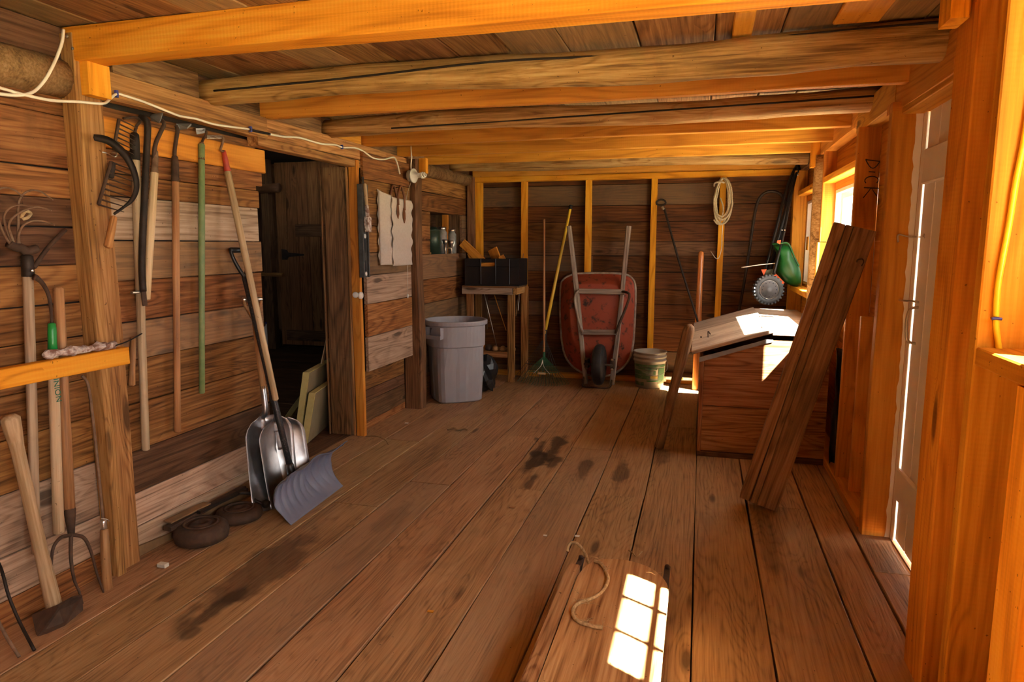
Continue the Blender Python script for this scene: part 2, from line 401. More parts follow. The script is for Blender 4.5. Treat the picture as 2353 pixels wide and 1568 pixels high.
gl = bpy.data.materials.new('clear_glass'); gl.use_nodes = True; t_ = gl.node_tree; t_.nodes.clear()
o_ = N(t_, 'ShaderNodeOutputMaterial'); a_ = N(t_, 'ShaderNodeBsdfTransparent'); g_ = N(t_, 'ShaderNodeBsdfGlossy'); m_ = N(t_, 'ShaderNodeMixShader')
g_.inputs['Roughness'].default_value = .02; a_.inputs[0].default_value = (.96, .97, .97, 1); m_.inputs[0].default_value = .05
t_.links.new(a_.outputs[0], m_.inputs[1]); t_.links.new(g_.outputs[0], m_.inputs[2]); t_.links.new(m_.outputs[0], o_.inputs[0])
GLASS = gl
DIFFUSER, t_, b_ = nt('sun_diffuser_pane'); b_.inputs['Base Color'].default_value = (.8, .8, .78, 1); b_.inputs['Roughness'].default_value = .6  # invented diffusing panes that keep the sun from throwing sharp patches
tr_ = N(t_, 'ShaderNodeBsdfTranslucent'); tr_.inputs[0].default_value = (.2, .2, .2, 1); mx_ = N(t_, 'ShaderNodeMixShader'); mx_.inputs[0].default_value = .6
t_.links.new(b_.outputs[0], mx_.inputs[1]); t_.links.new(tr_.outputs[0], mx_.inputs[2]); t_.links.new(mx_.outputs[0], t_.nodes['Material Output'].inputs[0])
# ------------------------------------------------------------------ outside
g = mesh_obj('ground', board_bm(60, 60, .1, 0, 4, .01), GROUND, None, Matrix.Translation(V((0, 0, -.35)))); tagit(g, kind='structure')

XL, YB, XR = -2.42, 7.08, .92
ZC = 2.225
Y0 = -2.0
# ------------------------------------------------------------------ floor
fl = struct('floor')
mesh_obj('subfloor', board_bm(9.4, 6.9, .08, 0, 1, .001), DARKM, fl, frame((0, 1, 0), (1, 0, 0), (-2.45, 2.6+.9, -.095)))
# seam positions across the room (x), measured where the seams meet y = 3
seams = [-2.46, -2.168, -1.90, -1.628, -1.37, -1.092, -.82, -.54, -.258, .018, .29, .594, .765, 1.02]
butts = {0: [2.9], 1: [4.4, .6], 2: [3.2], 3: [3.62, .4], 4: [4.72, 1.0], 5: [3.67], 6: [4.55, .8], 7: [3.70, 1.2], 8: [5.3], 9: [4.59, .6], 10: [3.77, 1.2], 11: [2.446], 12: [3.10, 1.2]}
for i in range(len(seams)-1):
    a, b_ = seams[i]+random.uniform(.0015, .005), seams[i+1]-random.uniform(.0015, .005)
    ys = [Y0]+sorted(butts.get(i, []))+[7.1]
    for j in range(len(ys)-1):
        dz = random.uniform(-.002, .001)
        BX('plank', FLOORW, fl, (a, ys[j]+.0015, -.035+dz), (b_, ys[j+1]-.0015, dz), jit=.0022, ch=.003)
# ------------------------------------------------------------------ ceiling
ce = struct('ceiling')
mesh_obj('ceiling_deck', board_bm(9.4, 4.2, .04, 0, 1, .001), DARKM, ce, frame((0, 1, 0), (1, 0, 0), (-.7, 2.6, ZC+.05)))
x = -2.72; k = 0
while x < 1.25:
    wd = random.choice([.2, .235, .25, .28, .3]); br = [Y0, random.choice([.8, 1.6, 2.62, 4.9, 5.4]), 7.12]
    for j in range(2):
        BX('ceiling_plank', CEIL, ce, (x+.003, br[j]+.002, ZC+random.uniform(0, .004)), (x+wd-.003, br[j+1]-.002, ZC+.024), jit=.002)
    x += wd; k += 1
BX('patch_board', FRESHR, ce, P(1685, 52, 2, ZC)+V((0, -.15, -.014)), P(1725, 84, 2, ZC)+V((0, .02, 0)))
BX('patch_board', FRESHR, ce, V((.44, 2.55, ZC-.016)), V((.60, 2.9, ZC)))
# sawn joists: y of the near face, width, bottom z
for (yn, wd, zb, xa, mt) in [(2.195, .105, 2.10, -2.39, FRESH), (3.42, .055, 2.095, -2.42, FRESHR), (4.60, .055, 2.10, -2.42, FRESHR),
                         (5.20, .05, 2.10, -2.42, FRESHR), (5.77, .05, 2.10, -2.42, FRESHR)]:
    BX('joist', mt, ce, (xa, yn, zb), (.97, yn+wd, ZC), jit=.002, seg=6)
for (yn) in (-1.2, -.1, 1.0): BX('joist', FRESHR, ce, (-2.42, yn, 2.09), (.97, yn+.1, ZC), jit=.002)
def log(name, y, z0, z1, r0, r1, mat=LOGW, par=ce, x0=-2.42, x1=.93):
    bm = bmesh.new(); L = x1-x0; n = 26; m = 14; rings = []; ph = random.uniform(0, 6)
    for i in range(n+1):
        u = i/n; r = r0+(r1-r0)*u
        ring = []
        for k in range(m):
            a = 2*PI*k/m; rr = r*(1+.05*math.sin(3*a+u*9+ph)+.04*math.sin(u*37+a*2)+random.uniform(-.02, .02))
            cy = .018*math.sin(u*7+ph); cz = .012*math.sin(u*9+ph*2)
            ring.append(bm.verts.new((L*u, cy+rr*math.cos(a), min(cz+(z1-z0)*u+rr*math.sin(a), ZC-z0-.002))))
        rings.append(ring)
    for i in range(n):
        for k in range(m): bm.faces.new((rings[i][k], rings[i][(k+1) % m], rings[i+1][(k+1) % m], rings[i+1][k]))
    bm.faces.new(rings[0]); bm.faces.new(rings[-1][::-1])
    # a split half-round lip hanging under the log
    return mesh_obj(name, bm, mat, par, frame((1, 0, 0), (0, 1, 0), (x0, y, z0)), smooth=True)
log('log_joist', 3.0, 2.155, 2.14, .062, .078)
log('log_joist', 4.12, 2.155, 2.15, .058, .062)
log('log_joist', 6.45, 2.16, 2.15, .055, .06)
# the long drying cracks of the two near logs
for (y, pts) in ((2.93, [(-2.3, 2.135), (-1.6, 2.15), (-.9, 2.175), (-.3, 2.165), (.3, 2.19), (.85, 2.20)]), (4.06, [(-1.9, 2.12), (-.9, 2.135), (0, 2.15), (.85, 2.165)])):
    T('drying_crack', DARKM, ce, [(a, y, z) for a, z in pts], .005, 5, 5)

# ------------------------------------------------------------------ left wall
wl = struct('wall_left')
BX('sheathing', DARKM, wl, (XL-.06, Y0, -.05), (XL-.03, 3.38, 2.3)); BX('sheathing', DARKM, wl, (XL-.06, 4.47, -.05), (XL-.03, 5.93, 2.3))
BX('sheathing', DARKM, wl, (XL-.06, 5.9, -.05), (XL-.03, 7.2, 1.29)); BX('sheathing', DARKM, wl, (XL-.06, 5.9, 1.71), (XL-.03, 7.2, 2.3)); BX('sheathing', DARKM, wl, (XL-.06, 6.86, 1.28), (XL-.03, 7.2, 1.72))
BX('sheathing', DARKM, wl, (XL-.06, 3.3, 2.0), (XL-.03, 4.6, 2.3))
def boards(par, mat, zs, ya, yb, xf, th=.024, end=0, mats=None):
    for i in range(len(zs)-1):
        m = (mats or {}).get(i, mat)
        e = random.uniform(-end, end)
        BX('plank', m, par, (xf-th, ya, zs[i]+.002), (xf+random.uniform(-.002, .002), yb+e, zs[i+1]-.002), jit=.0018, ch=.003)
z0s = [-.02, .10, .263, .494, .691, .854, 1.033, 1.17, 1.32, 1.467, 1.579, 1.693, 1.896, 2.06, 2.2]
boards(wl, WALL, z0s, Y0, 2.22, XL, mats={2: WALLM, 1: WALLM, 8: WALLD, 9: WALLD, 3: WALL})
z1s = [-.02, .13, .285, .48, .693, .888, 1.061, 1.244, 1.417, 1.604, 1.70, 1.80, 1.97]
boards(wl, WALL, z1s, 2.28, 3.40, XL, end=.012, mats={0: WALLM, 1: WALLM, 8: WALLP, 2: WALLD})
BX('hook_rail', FRESHR, wl, (XL, 2.36, 1.80), (XL+.022, 3.455, 1.925), jit=.002)
BX('hook_rail', WALL, wl, (XL-.01, 2.36, 1.725), (XL+.012, 3.43, 1.80), jit=.002)
def up(z): return 1.4+(z-1.4)*(2.33/2.42)
z2s = [up(z) for z in (.43, .70, .95, 1.17, 1.34, 1.54, 1.71, 1.88, 2.08)]
boards(wl, WALL, z2s, 4.50, 5.295, -2.33, mats={0: WALLM, 2: WALLM, 6: WALL})
boards(wl, WALL, [-.02, .056, .215, .303, .45], 4.50, 5.30, XL+.005, mats={1: WALLD, 2: WALLD})
z3s = [-.02, .2, .42, .64, .86, 1.08, 1.31]
boards(wl, WALL, z3s, 5.42, 7.08, XL)
boards(wl, WALL, [1.31, 1.44, 1.57, 1.70], 5.42, 5.95, XL); boards(wl, WALL, [1.31, 1.44, 1.57, 1.70], 6.83, 7.08, XL)
boards(wl, WALL, [1.70, 1.87, 2.03, 2.2], 5.42, 7.08, XL)
# top plate, posts, blocks
BX('top_plate', POSTW, wl, (XL, 2.30, 1.985), (-2.36, 3.45, 2.10), jit=.004, seg=6); BX('top_plate', POSTW, wl, (XL, 3.43, 1.99), (-2.355, 5.36, 2.10), jit=.004, seg=6)
BX('lintel', POSTW, wl, (XL, 3.33, 1.935), (-2.35, 4.50, 1.985), jit=.003)
BX('upper_plank', WALLD, wl, (XL-.02, Y0, 2.1), (XL+.02, 7.0, ZC), jit=.002)
T('log_plate', LOGD, wl, [(XL+.0, Y0, 2.0), (XL+.01, .4, 2.02), (XL+.0, 2.19, 2.035)], .075, 12)
T('log_plate', LOGD, wl, [(XL+.02, 5.42, 2.05), (XL+.02, 6.3, 2.06), (XL+.02, 7.05, 2.07)], .058, 12)
BX('post', POSTW, wl, (XL, 2.195, -.01), (-2.342, 2.240, 2.20), jit=.003, seg=6)
BX('post', POSTW, wl, (XL, 2.250, -.01), (-2.372, 2.35, 2.09), jit=.004, seg=6)
BX('post', POSTD, wl, (XL, 5.305, -.01), (-2.265, 5.42, 2.09), jit=.008, seg=8, ch=.012)
BX('cleat', FRESH, wl, (-2.345, 2.215, 1.975), (-2.30, 2.32, 2.10), jit=.001)
BX('cleat', FRESH, wl, (-2.265, 5.34, 1.98), (-2.20, 5.39, 2.10), jit=.001)
for (px, py) in ((765-610, 90), (169, 116)): pass
# blocking between joist ends, above the plate
for (a, b_) in ((2.42, 2.93), (3.06, 3.41), (3.48, 4.05), (4.19, 4.59), (4.66, 5.19), (5.26, 5.76)):
    BX('blocking', FRESHR if int(a*10) % 2 else POSTD, wl, (XL+.0, a, 2.10), (XL+.035, b_, ZC), jit=.001)
for q in (P(163, 90, 0, -2.33), P(169, 116, 0, -2.33)):
    q = V((-2.36+(.02 if q.z < 2.15 else 0), 2.193, 2.185 if q.z > 2.15 else 2.14))
    ROD('nail', STEELB, wl, q, q+V((0, -.006, 0)), .006, n=8)
# sill rubbish edge board at the base of the tool wall
prism('rotten_board_edge', ROOT, wl, [(XL+.005, 2.36, .0), (XL+.006, 2.36, .05), (XL+.006, 2.55, .03), (XL+.006, 2.8, .035), (XL+.006, 3.1, .075), (XL+.006, 3.33, .10), (XL+.006, 3.36, .0)], (.014, 0, 0))

# niche recess with jars
BX('niche_floor', WALLD, wl, (-2.72, 5.9, 1.285), (XL-.02, 6.86, 1.305)); BX('niche_back', WALLD, wl, (-2.74, 5.9, 1.28), (-2.72, 6.86, 1.72))
BX('niche_side', WALLD, wl, (-2.72, 5.92, 1.30), (-2.43, 5.94, 1.72)); BX('niche_side', WALLD, wl, (-2.72, 6.84, 1.30), (-2.43, 6.86, 1.72)); BX('niche_top', WALLD, wl, (-2.72, 5.9, 1.705), (-2.43, 6.86, 1.72))
BX('niche_stud', FRESHR, wl, (-2.56, 6.62, 1.305), (-2.50, 6.66, 1.70))

# doorway frame on the left
d2 = struct('door_2')
BX('jamb', POSTD, d2, (-2.615, 4.43, 0), (XL-.03, 4.50, 1.94), jit=.004, seg=6)
BX('jamb_edge', POSTW, d2, (-2.428, 4.415, 0), (-2.41, 4.43, 1.94), jit=.002)
BX('jamb_edge', POSTD, d2, (-2.63, 4.41, 0), (-2.618, 4.43, 1.94), jit=.002)
BX('door_trim', FRESHR, d2, (-2.408, 4.42, 0), (-2.34, 4.455, 1.985), jit=.002, seg=6)
BX('jamb', WALLD, d2, (-2.6, 3.36, 0), (XL-.03, 3.39, 1.94))
BX('threshold', WALLD, d2, (-2.62, 3.36, -.03), (-2.46, 4.5, -.004))

# ------------------------------------------------------------------ room beyond the doorway
wa = struct('wall_far_room')
fb = struct('floor_far_room')  # planked floor of the far room
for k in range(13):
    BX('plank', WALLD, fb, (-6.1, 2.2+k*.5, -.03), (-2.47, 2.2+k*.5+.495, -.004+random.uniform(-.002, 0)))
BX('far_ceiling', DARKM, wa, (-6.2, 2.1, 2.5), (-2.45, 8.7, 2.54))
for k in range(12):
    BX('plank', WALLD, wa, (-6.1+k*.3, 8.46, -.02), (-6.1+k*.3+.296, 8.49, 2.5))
BX('far_backing', DARKM, wa, (-6.2, 8.49, -.05), (-2.4, 8.53, 2.5)); BX('far_backing', DARKM, wa, (-6.14, 2.1, -.05), (-6.1, 8.5, 2.5)); BX('far_backing', DARKM, wa, (-6.1, 2.1, -.05), (-2.48, 2.14, 1.2)); BX('far_backing', DARKM, wa, (-6.1, 2.1, 1.8), (-2.48, 2.14, 2.5)); BX('far_backing', DARKM, wa, (-6.1, 2.1, 1.2), (-5.05, 2.14, 1.8)); BX('far_backing', DARKM, wa, (-4.65, 2.1, 1.2), (-2.48, 2.14, 1.8))  # the gap left here is an unseen opening, added to let daylight in
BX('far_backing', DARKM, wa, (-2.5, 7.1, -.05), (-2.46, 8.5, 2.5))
BX('shelf_rail', WALL, wa, (-6.05, 7.95, .98), (-5.35, 8.0, 1.03)); T('overhead_log', WALLD, wa, [(-6.05, 7.9, 2.1), (-5.3, 7.9, 2.13)], .06, 10)
# plank door seen through the doorway
d3 = struct('door_3')
yd = 8.02
for k in range(6):
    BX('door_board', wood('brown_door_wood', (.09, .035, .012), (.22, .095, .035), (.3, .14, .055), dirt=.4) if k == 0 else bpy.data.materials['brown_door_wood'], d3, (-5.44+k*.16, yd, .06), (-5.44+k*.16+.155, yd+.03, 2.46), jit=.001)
BX('door_batten', WALLD, d3, (-5.15, yd-.025, 1.50), (-4.5, yd, 1.66)); BX('door_batten', WALLD, d3, (-5.35, yd-.025, .12), (-4.5, yd, .26))
prism('strap_hinge', IRON, d3, [(-5.38, yd-.012, 1.20), (-5.38, yd-.012, 1.34), (-5.3, yd-.012, 1.33), (-5.28, yd-.012, 1.295), (-5.05, yd-.012, 1.275), (-5.05, yd-.012, 1.255), (-5.28, yd-.012, 1.235), (-5.3, yd-.012, 1.20)], (0, .01, 0))
BX('door_post', WALLD, wa, (-5.62, 7.95, 0), (-5.5, 8.05, 2.5))

# ------------------------------------------------------------------ back wall
wb = struct('wall_back')
BX('sheathing', DARKM, wb, (-2.5, YB+.025, -.05), (1.1, YB+.05, 2.3))
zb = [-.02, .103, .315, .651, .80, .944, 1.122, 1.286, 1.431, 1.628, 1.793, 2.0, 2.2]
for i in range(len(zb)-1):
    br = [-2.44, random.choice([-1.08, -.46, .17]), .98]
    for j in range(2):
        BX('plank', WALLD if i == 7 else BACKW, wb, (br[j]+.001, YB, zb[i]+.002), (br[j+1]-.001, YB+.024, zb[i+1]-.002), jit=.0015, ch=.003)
for (px, wd, pb) in ((1098, .08, 540), (1203, .058, 878), (1350, .058, 878), (1500, .056, 880), (1656, .056, 880), (1826, .07, 880)):
    xx = P(px, 560, 1, 7.0).x
    BX('stud', FRESH, wb, (xx-wd/2, 7.0, .045), (xx+wd/2, YB, 2.045), jit=.0015, ch=.002)
BX('top_plate', FRESH, wb, (-2.36, 6.995, 2.045), (.9, YB, 2.10), jit=.002, seg=6); BX('top_plate', FRESHR, wb, (-2.36, 7.01, 2.10), (.9, YB, ZC), jit=.001, seg=6)
BX('sole_plate', FRESHR, wb, (-2.40, 6.99, 0), (.9, YB, .048), jit=.002, seg=6)
BX('corner_post', POSTD, wb, (-2.40, 6.93, 0), (-2.33, 7.07, 2.1), jit=.003)
BX('corner_post', WALLD, wb, (.82, 6.9, 0), (.93, 7.05, 2.1), jit=.003)

# ------------------------------------------------------------------ right wall
wr = struct('wall_right')
def wins(): return [(1.175, 1.857, 1.28, 1.98), (-1.3, .75, .90, 1.86), (4.20, 5.50, 1.02, 1.79), (5.88, 6.88, 1.04, 1.79)]
def sheath(ya, yb, za, zb_, mat=FRESHR):
    if yb-ya > .005 and zb_-za > .005:
        n = max(1, round((zb_-za)/.3)); h = (zb_-za)/n
        for i in range(n): BX('sheathing_board', mat, wr, (XR, ya, za+i*h+.0005), (XR+.025, yb, za+(i+1)*h-.0005), jit=.0, ch=.001)
ws = sorted(wins()); yy = Y0
for (a, b_, za, zb_) in ws:
    if a > 3 and yy < 3: 
        sheath(yy, 2.30, -.05, 2.3, FRESHR); sheath(2.30, 3.53, 2.05, 2.3); yy = 3.53
    sheath(yy, a, -.05, 2.3); sheath(a, b_, -.05, za); sheath(a, b_, zb_, 2.3); yy = b_
sheath(yy, 7.15, -.05, 2.3)
BX('outer_skin', SIDING, wr, (XR+.026, Y0, -.3), (XR+.05, 2.28, .88)); BX('outer_skin', SIDING, wr, (XR+.026, 3.56, -.3), (XR+.05, 7.2, 1.0)); BX('outer_skin', SIDING, wr, (XR+.026, Y0, 1.99), (XR+.05, 7.2, 2.35))
BX('outer_skin', SIDING, wr, (XR+.026, 3.63, .98), (XR+.05, 4.19, 1.95))
# header / double top plate
BX('top_plate', FRESHR, wr, (.835, 2.45, 2.0), (.915, 3.66, 2.17), jit=.003); BX('top_plate', FRESHR, wr, (.835, 3.62, 2.035), (.915, 4.45, 2.18), jit=.003)
BX('top_plate', FRESHR, wr, (.835, 4.43, 2.07), (.915, 5.90, 2.185), jit=.003)
BX('header_underside', FRESHR, wr, (.80, 3.50, 1.985), (.92, 3.60, 2.03)); BX('header', FRESHR, wr, (.84, 2.4, 1.975), (.985, 3.56, 2.02), jit=.002)
BX('top_plate', POSTD, wr, (.85, 5.9, 2.07), (.915, 7.0, 2.185), jit=.002)
# studs
BX('stud', FRESHR, wr, (.805, 4.22, -.0), (.9235, 4.262, 2.035), jit=.001)     # lettered stud by the near window
BX('door_post', FRESHR, wr, (.80, 3.50, 0), (.925, 3.56, 1.99), jit=.002, seg=6)
BX('stud', FRESHR, wr, (.81, 3.562, 0), (.92, 3.60, 1.99), jit=.002)
BX('stud', FRESHR, wr, (.835, 3.98, .05), (.95, 4.02, 1.02), jit=.001)
BX('trimmer', FRESHR, wr, (.835, 5.50, 1.42), (.925, 5.545, 2.07), jit=.001); BX('trimmer', FRESHR, wr, (.82, 5.50, 1.01), (.925, 5.545, 1.415), jit=.001)
T('log_post', LOGW, wr, [(.86, 5.74, 0), (.865, 5.76, 1.0), (.86, 5.74, 2.07)], .06, 12)
BX('cleat', FRESH, wr, (.775, 5.72, 1.98), (.835, 5.80, 2.185), jit=.001)
BX('trimmer', FRESHR, wr, (.80, 6.86, .0), (.915, 6.90, 2.07), jit=.001)
BX('sole_plate', FRESHR, wr, (.80, 3.60, 0), (.92, 7.0, .05), jit=.002)
BX('blocking', FRESH, wr, (.835, 4.27, 1.84), (.915, 5.50, 1.885), jit=.001); BX('blocking', FRESH, wr, (.835, 5.83, 1.84), (.915, 6.86, 1.885), jit=.001)
BX('sill_block', FRESH, wr, (.815, 4.27, .955), (.925, 5.50, 1.0), jit=.001); BX('sill_block', FRESH, wr, (.815, 5.83, .975), (.925, 6.86, 1.02), jit=.001)
# near studs beyond the door, toward the camera
BX('post', FRESHN, wr, (.712, 2.255, 0), (.90, 2.43, ZC), jit=.003, seg=6)
BX('post', FRESH, wr, (.745, 2.431, 0), (.92, 2.462, 1.99), jit=.002, seg=6)
BX('stud', FRESHN, wr, (.71, 2.052, 0), (.92, 2.10, 2.11), jit=.001)
BX('stud', FRESH, wr, (.71, 1.66, 0), (.92, 1.79, 1.08), jit=.001)
BX('cripple', FRESHR, wr, (.80, 2.11, 0), (.92, 2.25, ZC), jit=.001)
BX('blocking', FRESHN, wr, (.71, .3, 1.082), (.92, 2.05, 1.13), jit=.001)
BX('cleat', FRESH, wr, (.655, 2.30, 2.035), (.705, 2.41, ZC), jit=.001)
BX('top_plate', FRESHR, wr, (.71, .3, 2.11), (.92, 2.25, 2.165), jit=.001)
for y in (.95, -1.7): BX('stud', FRESH, wr, (.80, y-.1 if y != .55 else y-.06, 0), (.92, y-.05 if y != .55 else y-.01, 2.11) if y != 1.15 else (.801, y-.09, 1.1), jit=.001)
# marker lettering on the stud
def strokes(name, mat, par, paths, o, ex, ey, r):
    bm = bmesh.new()
    for p in paths: tube_into(bm, [V(ex)*a+V(ey)*b_ for a, b_ in p], r, 5)
    return mesh_obj(name, bm, mat, par, Matrix.Translation(V(o)))
# letters run down the stud, turned a quarter turn; (down, across)
def arc(cx, cy, rx, ry, a0, a1, n=9): return [(cx+rx*math.cos(a0+(a1-a0)*i/n), cy+ry*math.sin(a0+(a1-a0)*i/n)) for i in range(n+1)]
pth = [[(0, 0), (.012, .075)], [(-.004, .0)]+[(0+.045*math.sin(s*PI/8)+.002, .075*s/8) for s in range(9)],
       [(.065, .018), (.068, .05)], [(.067, .068), (.069, .070)],
       arc(.112, .035, .022, .034, -.9, -5.4+0, 10),
       [(.150, .0), (.155, .075)], [(.195, .066), (.152, .036), (.205, .0)]]
strokes('marker_lettering', INKY, wr, pth, (.850, 4.217, 1.86), (0, 0, -1), (1, 0, 0), .0028)
BX('wall_plate', FRESHR, wr, (.86, 2.464, 1.97), (.98, 2.50, 2.03))

# ------------------------------------------------------------------ windows
def window(idx, a, b_, za, zb_, cols, rail=None, tab=None, tabz=1.40, diffuser_from=9, low=None):
    wn = struct('window_%d' % idx, (XR+.05, (a+b_)/2, za))
    x0, x1 = XR+.004, XR+.10; SA = wn
    for (lo, hi) in (((x0, a, za), (x1, a+.03, zb_)), ((x0, b_-.03, za), (x1, b_, zb_)), ((x0, a+.03, za), (x1, b_-.03, za+.025)), ((x0, a+.03, zb_-.025), (x1, b_-.03, zb_))):
        BX('frame', WHITEP, wn, lo, hi, jit=0, ch=.001)
    s = .04; xs0, xs1 = XR+.045, XR+.075; A, Bb, ZA, ZB = a+.02, b_-.03, za+.025, zb_-.025
    if rail is None:
        for (lo, hi) in (((xs0, A, ZA), (xs1, A+s, ZB)), ((xs0, Bb-s, ZA), (xs1, Bb, ZB)), ((xs0, A+s, ZA), (xs1, Bb-s, ZA+s)), ((xs0, A+s, ZB-s), (xs1, Bb-s, ZB))):
            SA = BX('sash', WHITEP, wn, lo, hi, jit=0, ch=.001)
        A += s; Bb -= s; ZA += s; ZB -= s
    for c in cols:
        BX('muntin', WHITEP, SA, (xs0+.006, c-.009, ZA), (xs1-.006, c+.009, ZB), jit=0, ch=.001)
    if rail: BX('rail', WHITEP, wn, (xs0+.007, A, rail-.02), (xs1-.007, Bb, rail+.008), jit=0, ch=.001)
    ed = [A]+list(cols)+[Bb]
    for i in range(len(ed)-1):
        if low: BX('pane', DIFFUSER, SA, (xs0+.013, ed[i]+.001, ZA), (xs0+.017, ed[i+1]-.001, low), jit=0, seg=1, ch=.0005)
        BX('pane', DIFFUSER if i >= diffuser_from else GLASS, SA, (xs0+.013, ed[i]+.001, low or ZA), (xs0+.017, ed[i+1]-.001, ZB), jit=0, seg=1, ch=.0005)
    if tab: BX('turn_button', FRESH, wn, (XR-.004, tab-.05, tabz-.06), (XR+.004, tab+.05, tabz+.06), jit=0)
    return wn
window(1, 4.20, 5.50, 1.02, 1.79, [], tab=5.30, low=1.27)  # lower strip made diffusing to cut the sun patch short
window(2, 5.88, 6.88, 1.04, 1.79, [6.17], tab=6.72, tabz=1.41, diffuser_from=1)  # far pane made diffusing so no sun patch lands on the back wall
window(3, 1.175, 1.857, 1.28, 1.98, [1.627, 1.407], rail=1.58)
window(4, -1.3, .75, .90, 1.86, [-.8, -.28, .25])  # unseen window, added and sized to brighten the near end

# ------------------------------------------------------------------ white door
d1 = struct('door_1', (.97, 2.95, 0))
BX('jamb', WHITEP, d1, (.926, 3.453, 0), (1.02, 3.499, 2.0), jit=.0)
BX('jamb', WHITEP, d1, (.925, 2.464, 0), (1.06, 2.495, 2.0), jit=.0); BX('leak_stop', WHITEP, d1, (.96, 2.495, 0), (1.02, 2.54, 1.99), jit=0)  # near stop, out of view, added to block a sun leak
BX('head_jamb', WHITEP, d1, (.92, 2.496, 1.982), (1.02, 3.454, 2.0), jit=.0)
yy = 2.522
for k in range(6):
    wd = .155; BX('door_board', WHITEP, d1, (.936, yy, .02), (.958, yy+wd-.004, 1.978), jit=0, ch=.004); yy += wd
    BX('bead', WHITEP, d1, (.939, yy-.004, .02), (.956, yy, 1.978), jit=0, ch=.001) if k < 5 else None
BX('batten', WHITEP, d1, (.914, 2.52, 1.66), (.936, 3.41, 1.81), jit=0, ch=.006); BX('batten', WHITEP, d1, (.914, 2.52, .22), (.936, 3.425, .37), jit=0, ch=.006)
BX('leak_cover', WHITEP, d1, (.947, 2.25, -.3), (1.03, 2.463, 2.2), jit=0); BX('leak_cover', WHITEP, d1, (.947, 3.485, -.3), (1.03, 3.62, 2.2), jit=0)  # unseen outer boards added to shut out stripes of sun
BX('threshold', FLOORW, d1, (.92, 2.49, -.03), (1.06, 3.455, .004))
h_ = [P(2090, 722, 0, .945), P(2083, 690, 0, .935), P(2084, 668, 0, .935), P(2100, 662, 0, .965)]
rg_ = random.Random(3); pe = [(.9255, 3.4985, 0), (.9255, 3.4985, 1.98)]
for i in range(60):
    z = 1.98-i*1.98/59; pe.append((.903+.006*math.sin(z*2.3)+rg_.uniform(-.004, .004), 3.4985, z))
prism('paint_edge', WHITEP, d1, pe, (0, .0012, 0))
DH = T('door_handle', CHROME, d1, [(.949, 3.385, .96), (.905, 3.385, .972), (.895, 3.385, 1.02), (.895, 3.385, 1.08), (.908, 3.385, 1.118), (.949, 3.385, 1.125)], .006, 8)
LATHE('handle_plate', CHROME, DH, (.949, 3.385, 1.135), (-1, 0, 0), [(0, .02), (.004, .019), (.005, .004)], 12); LATHE('handle_plate', CHROME, DH, (.949, 3.385, .955), (-1, 0, 0), [(0, .016), (.004, .015), (.005, .004)], 12)
T('thumb_latch', CHROME, d1, [(.949, 3.385, 1.145), (.915, 3.39, 1.15), (.89, 3.44, 1.148), (.885, 3.49, 1.148)], .005, 6)
T('hook_latch', CHROME, d1, [(.949, 3.39, 1.435), (.96, 3.42, 1.432), (.90, 3.49, 1.436), (.868, 3.496, 1.444), (.858, 3.494, 1.438), (.862, 3.494, 1.41)], .0035, 6)
T('hook_eye', CHROME, d1, [(.949, 3.385, 1.435), (.940, 3.385, 1.447), (.930, 3.385, 1.435), (.940, 3.385, 1.423)], .003, 6, closed=True)

# ------------------------------------------------------------------ wall behind the camera
wf = struct('wall_front')
for i in range(10): BX('plank', WALL, wf, (-2.45, Y0-.03, -.02+i*.23), (.95, Y0, -.02+i*.23+.226))
BX('sheathing', DARKM, wf, (-2.5, Y0-.06, -.05), (1.0, Y0-.03, 2.3))
# ================================================================== THINGS
def text_obj(name, txt, mat, parent, size, world, depth=.0006):
    c = bpy.data.curves.new('t', 'FONT'); c.body = txt; c.size = size; c.extrude = depth; c.align_x = 'CENTER'; c.align_y = 'CENTER'
    o = bpy.data.objects.new('t', c); C.objects.link(o); dg = bpy.context.evaluated_depsgraph_get()
    me = bpy.data.meshes.new_from_object(o.evaluated_get(dg)); bpy.data.objects.remove(o)
    me.materials.clear(); me.materials.append(mat)
    return link(bpy.data.objects.new(name, me), world, parent)
def PL(px, py, x=-2.37): return P(px, py, 0, x)
def PB(px, py, y=6.9): return P(px, py, 1, y)

# ---------------------------------------------------------- feed bin
bn = thing('feed_bin', 'low wooden feed bin with slanting weathered plank lid, sunlit, in right back corner', 'bin', (.4, 5.2, 0))
FY = 4.585
def top(x): return .66+(x+.0)*.40 if x < .44 else .815
for i, (za, zb_) in enumerate(((.0, .035), (.04, .345), (.35, 9))):
    xa, xb = .02, .80
    if zb_ < 1: BX('front_board', WALLD if i == 0 else BINW, bn, (xa+(.025 if i else 0), FY, za), (xb, FY+.025, zb_), jit=.001)
    else: prism('front_board', BINW, bn, [(.045, FY, .35), (.8, FY, .35), (.8, FY, .795), (.44, FY, .795), (.045, FY, .655)], (0, .025, 0))
BX('corner_strip', BINW, bn, (.018, FY-.004, .035), (.044, FY+.04, .66), jit=.001)
for i in range(3):
    BX('side_board', BINW, bn, (.02, FY+.041, i*.215+.002), (.044, 6.2, i*.215+.213), jit=.001)
BX('back_board', BINW, bn, (.045, 6.17, .0), (.8, 6.2, .65)); BX('right_board', BINW, bn, (.776, FY+.026, .0), (.8, 6.169, .79))
prism('metal_strip', GALV, bn, [(.012, FY-.006, .635), (.012, FY-.006, .668), (.42, FY-.006, .80), (.46, FY-.006, .80), (.46, FY-.006, .785), (.42, FY-.006, .775)], (0, .005, 0))
ll = mesh_obj('lid', board_bm(.03, .02, .01), GRAYW, bn, frame((0, 1, 0), None, (.2, 5.2, .72)))
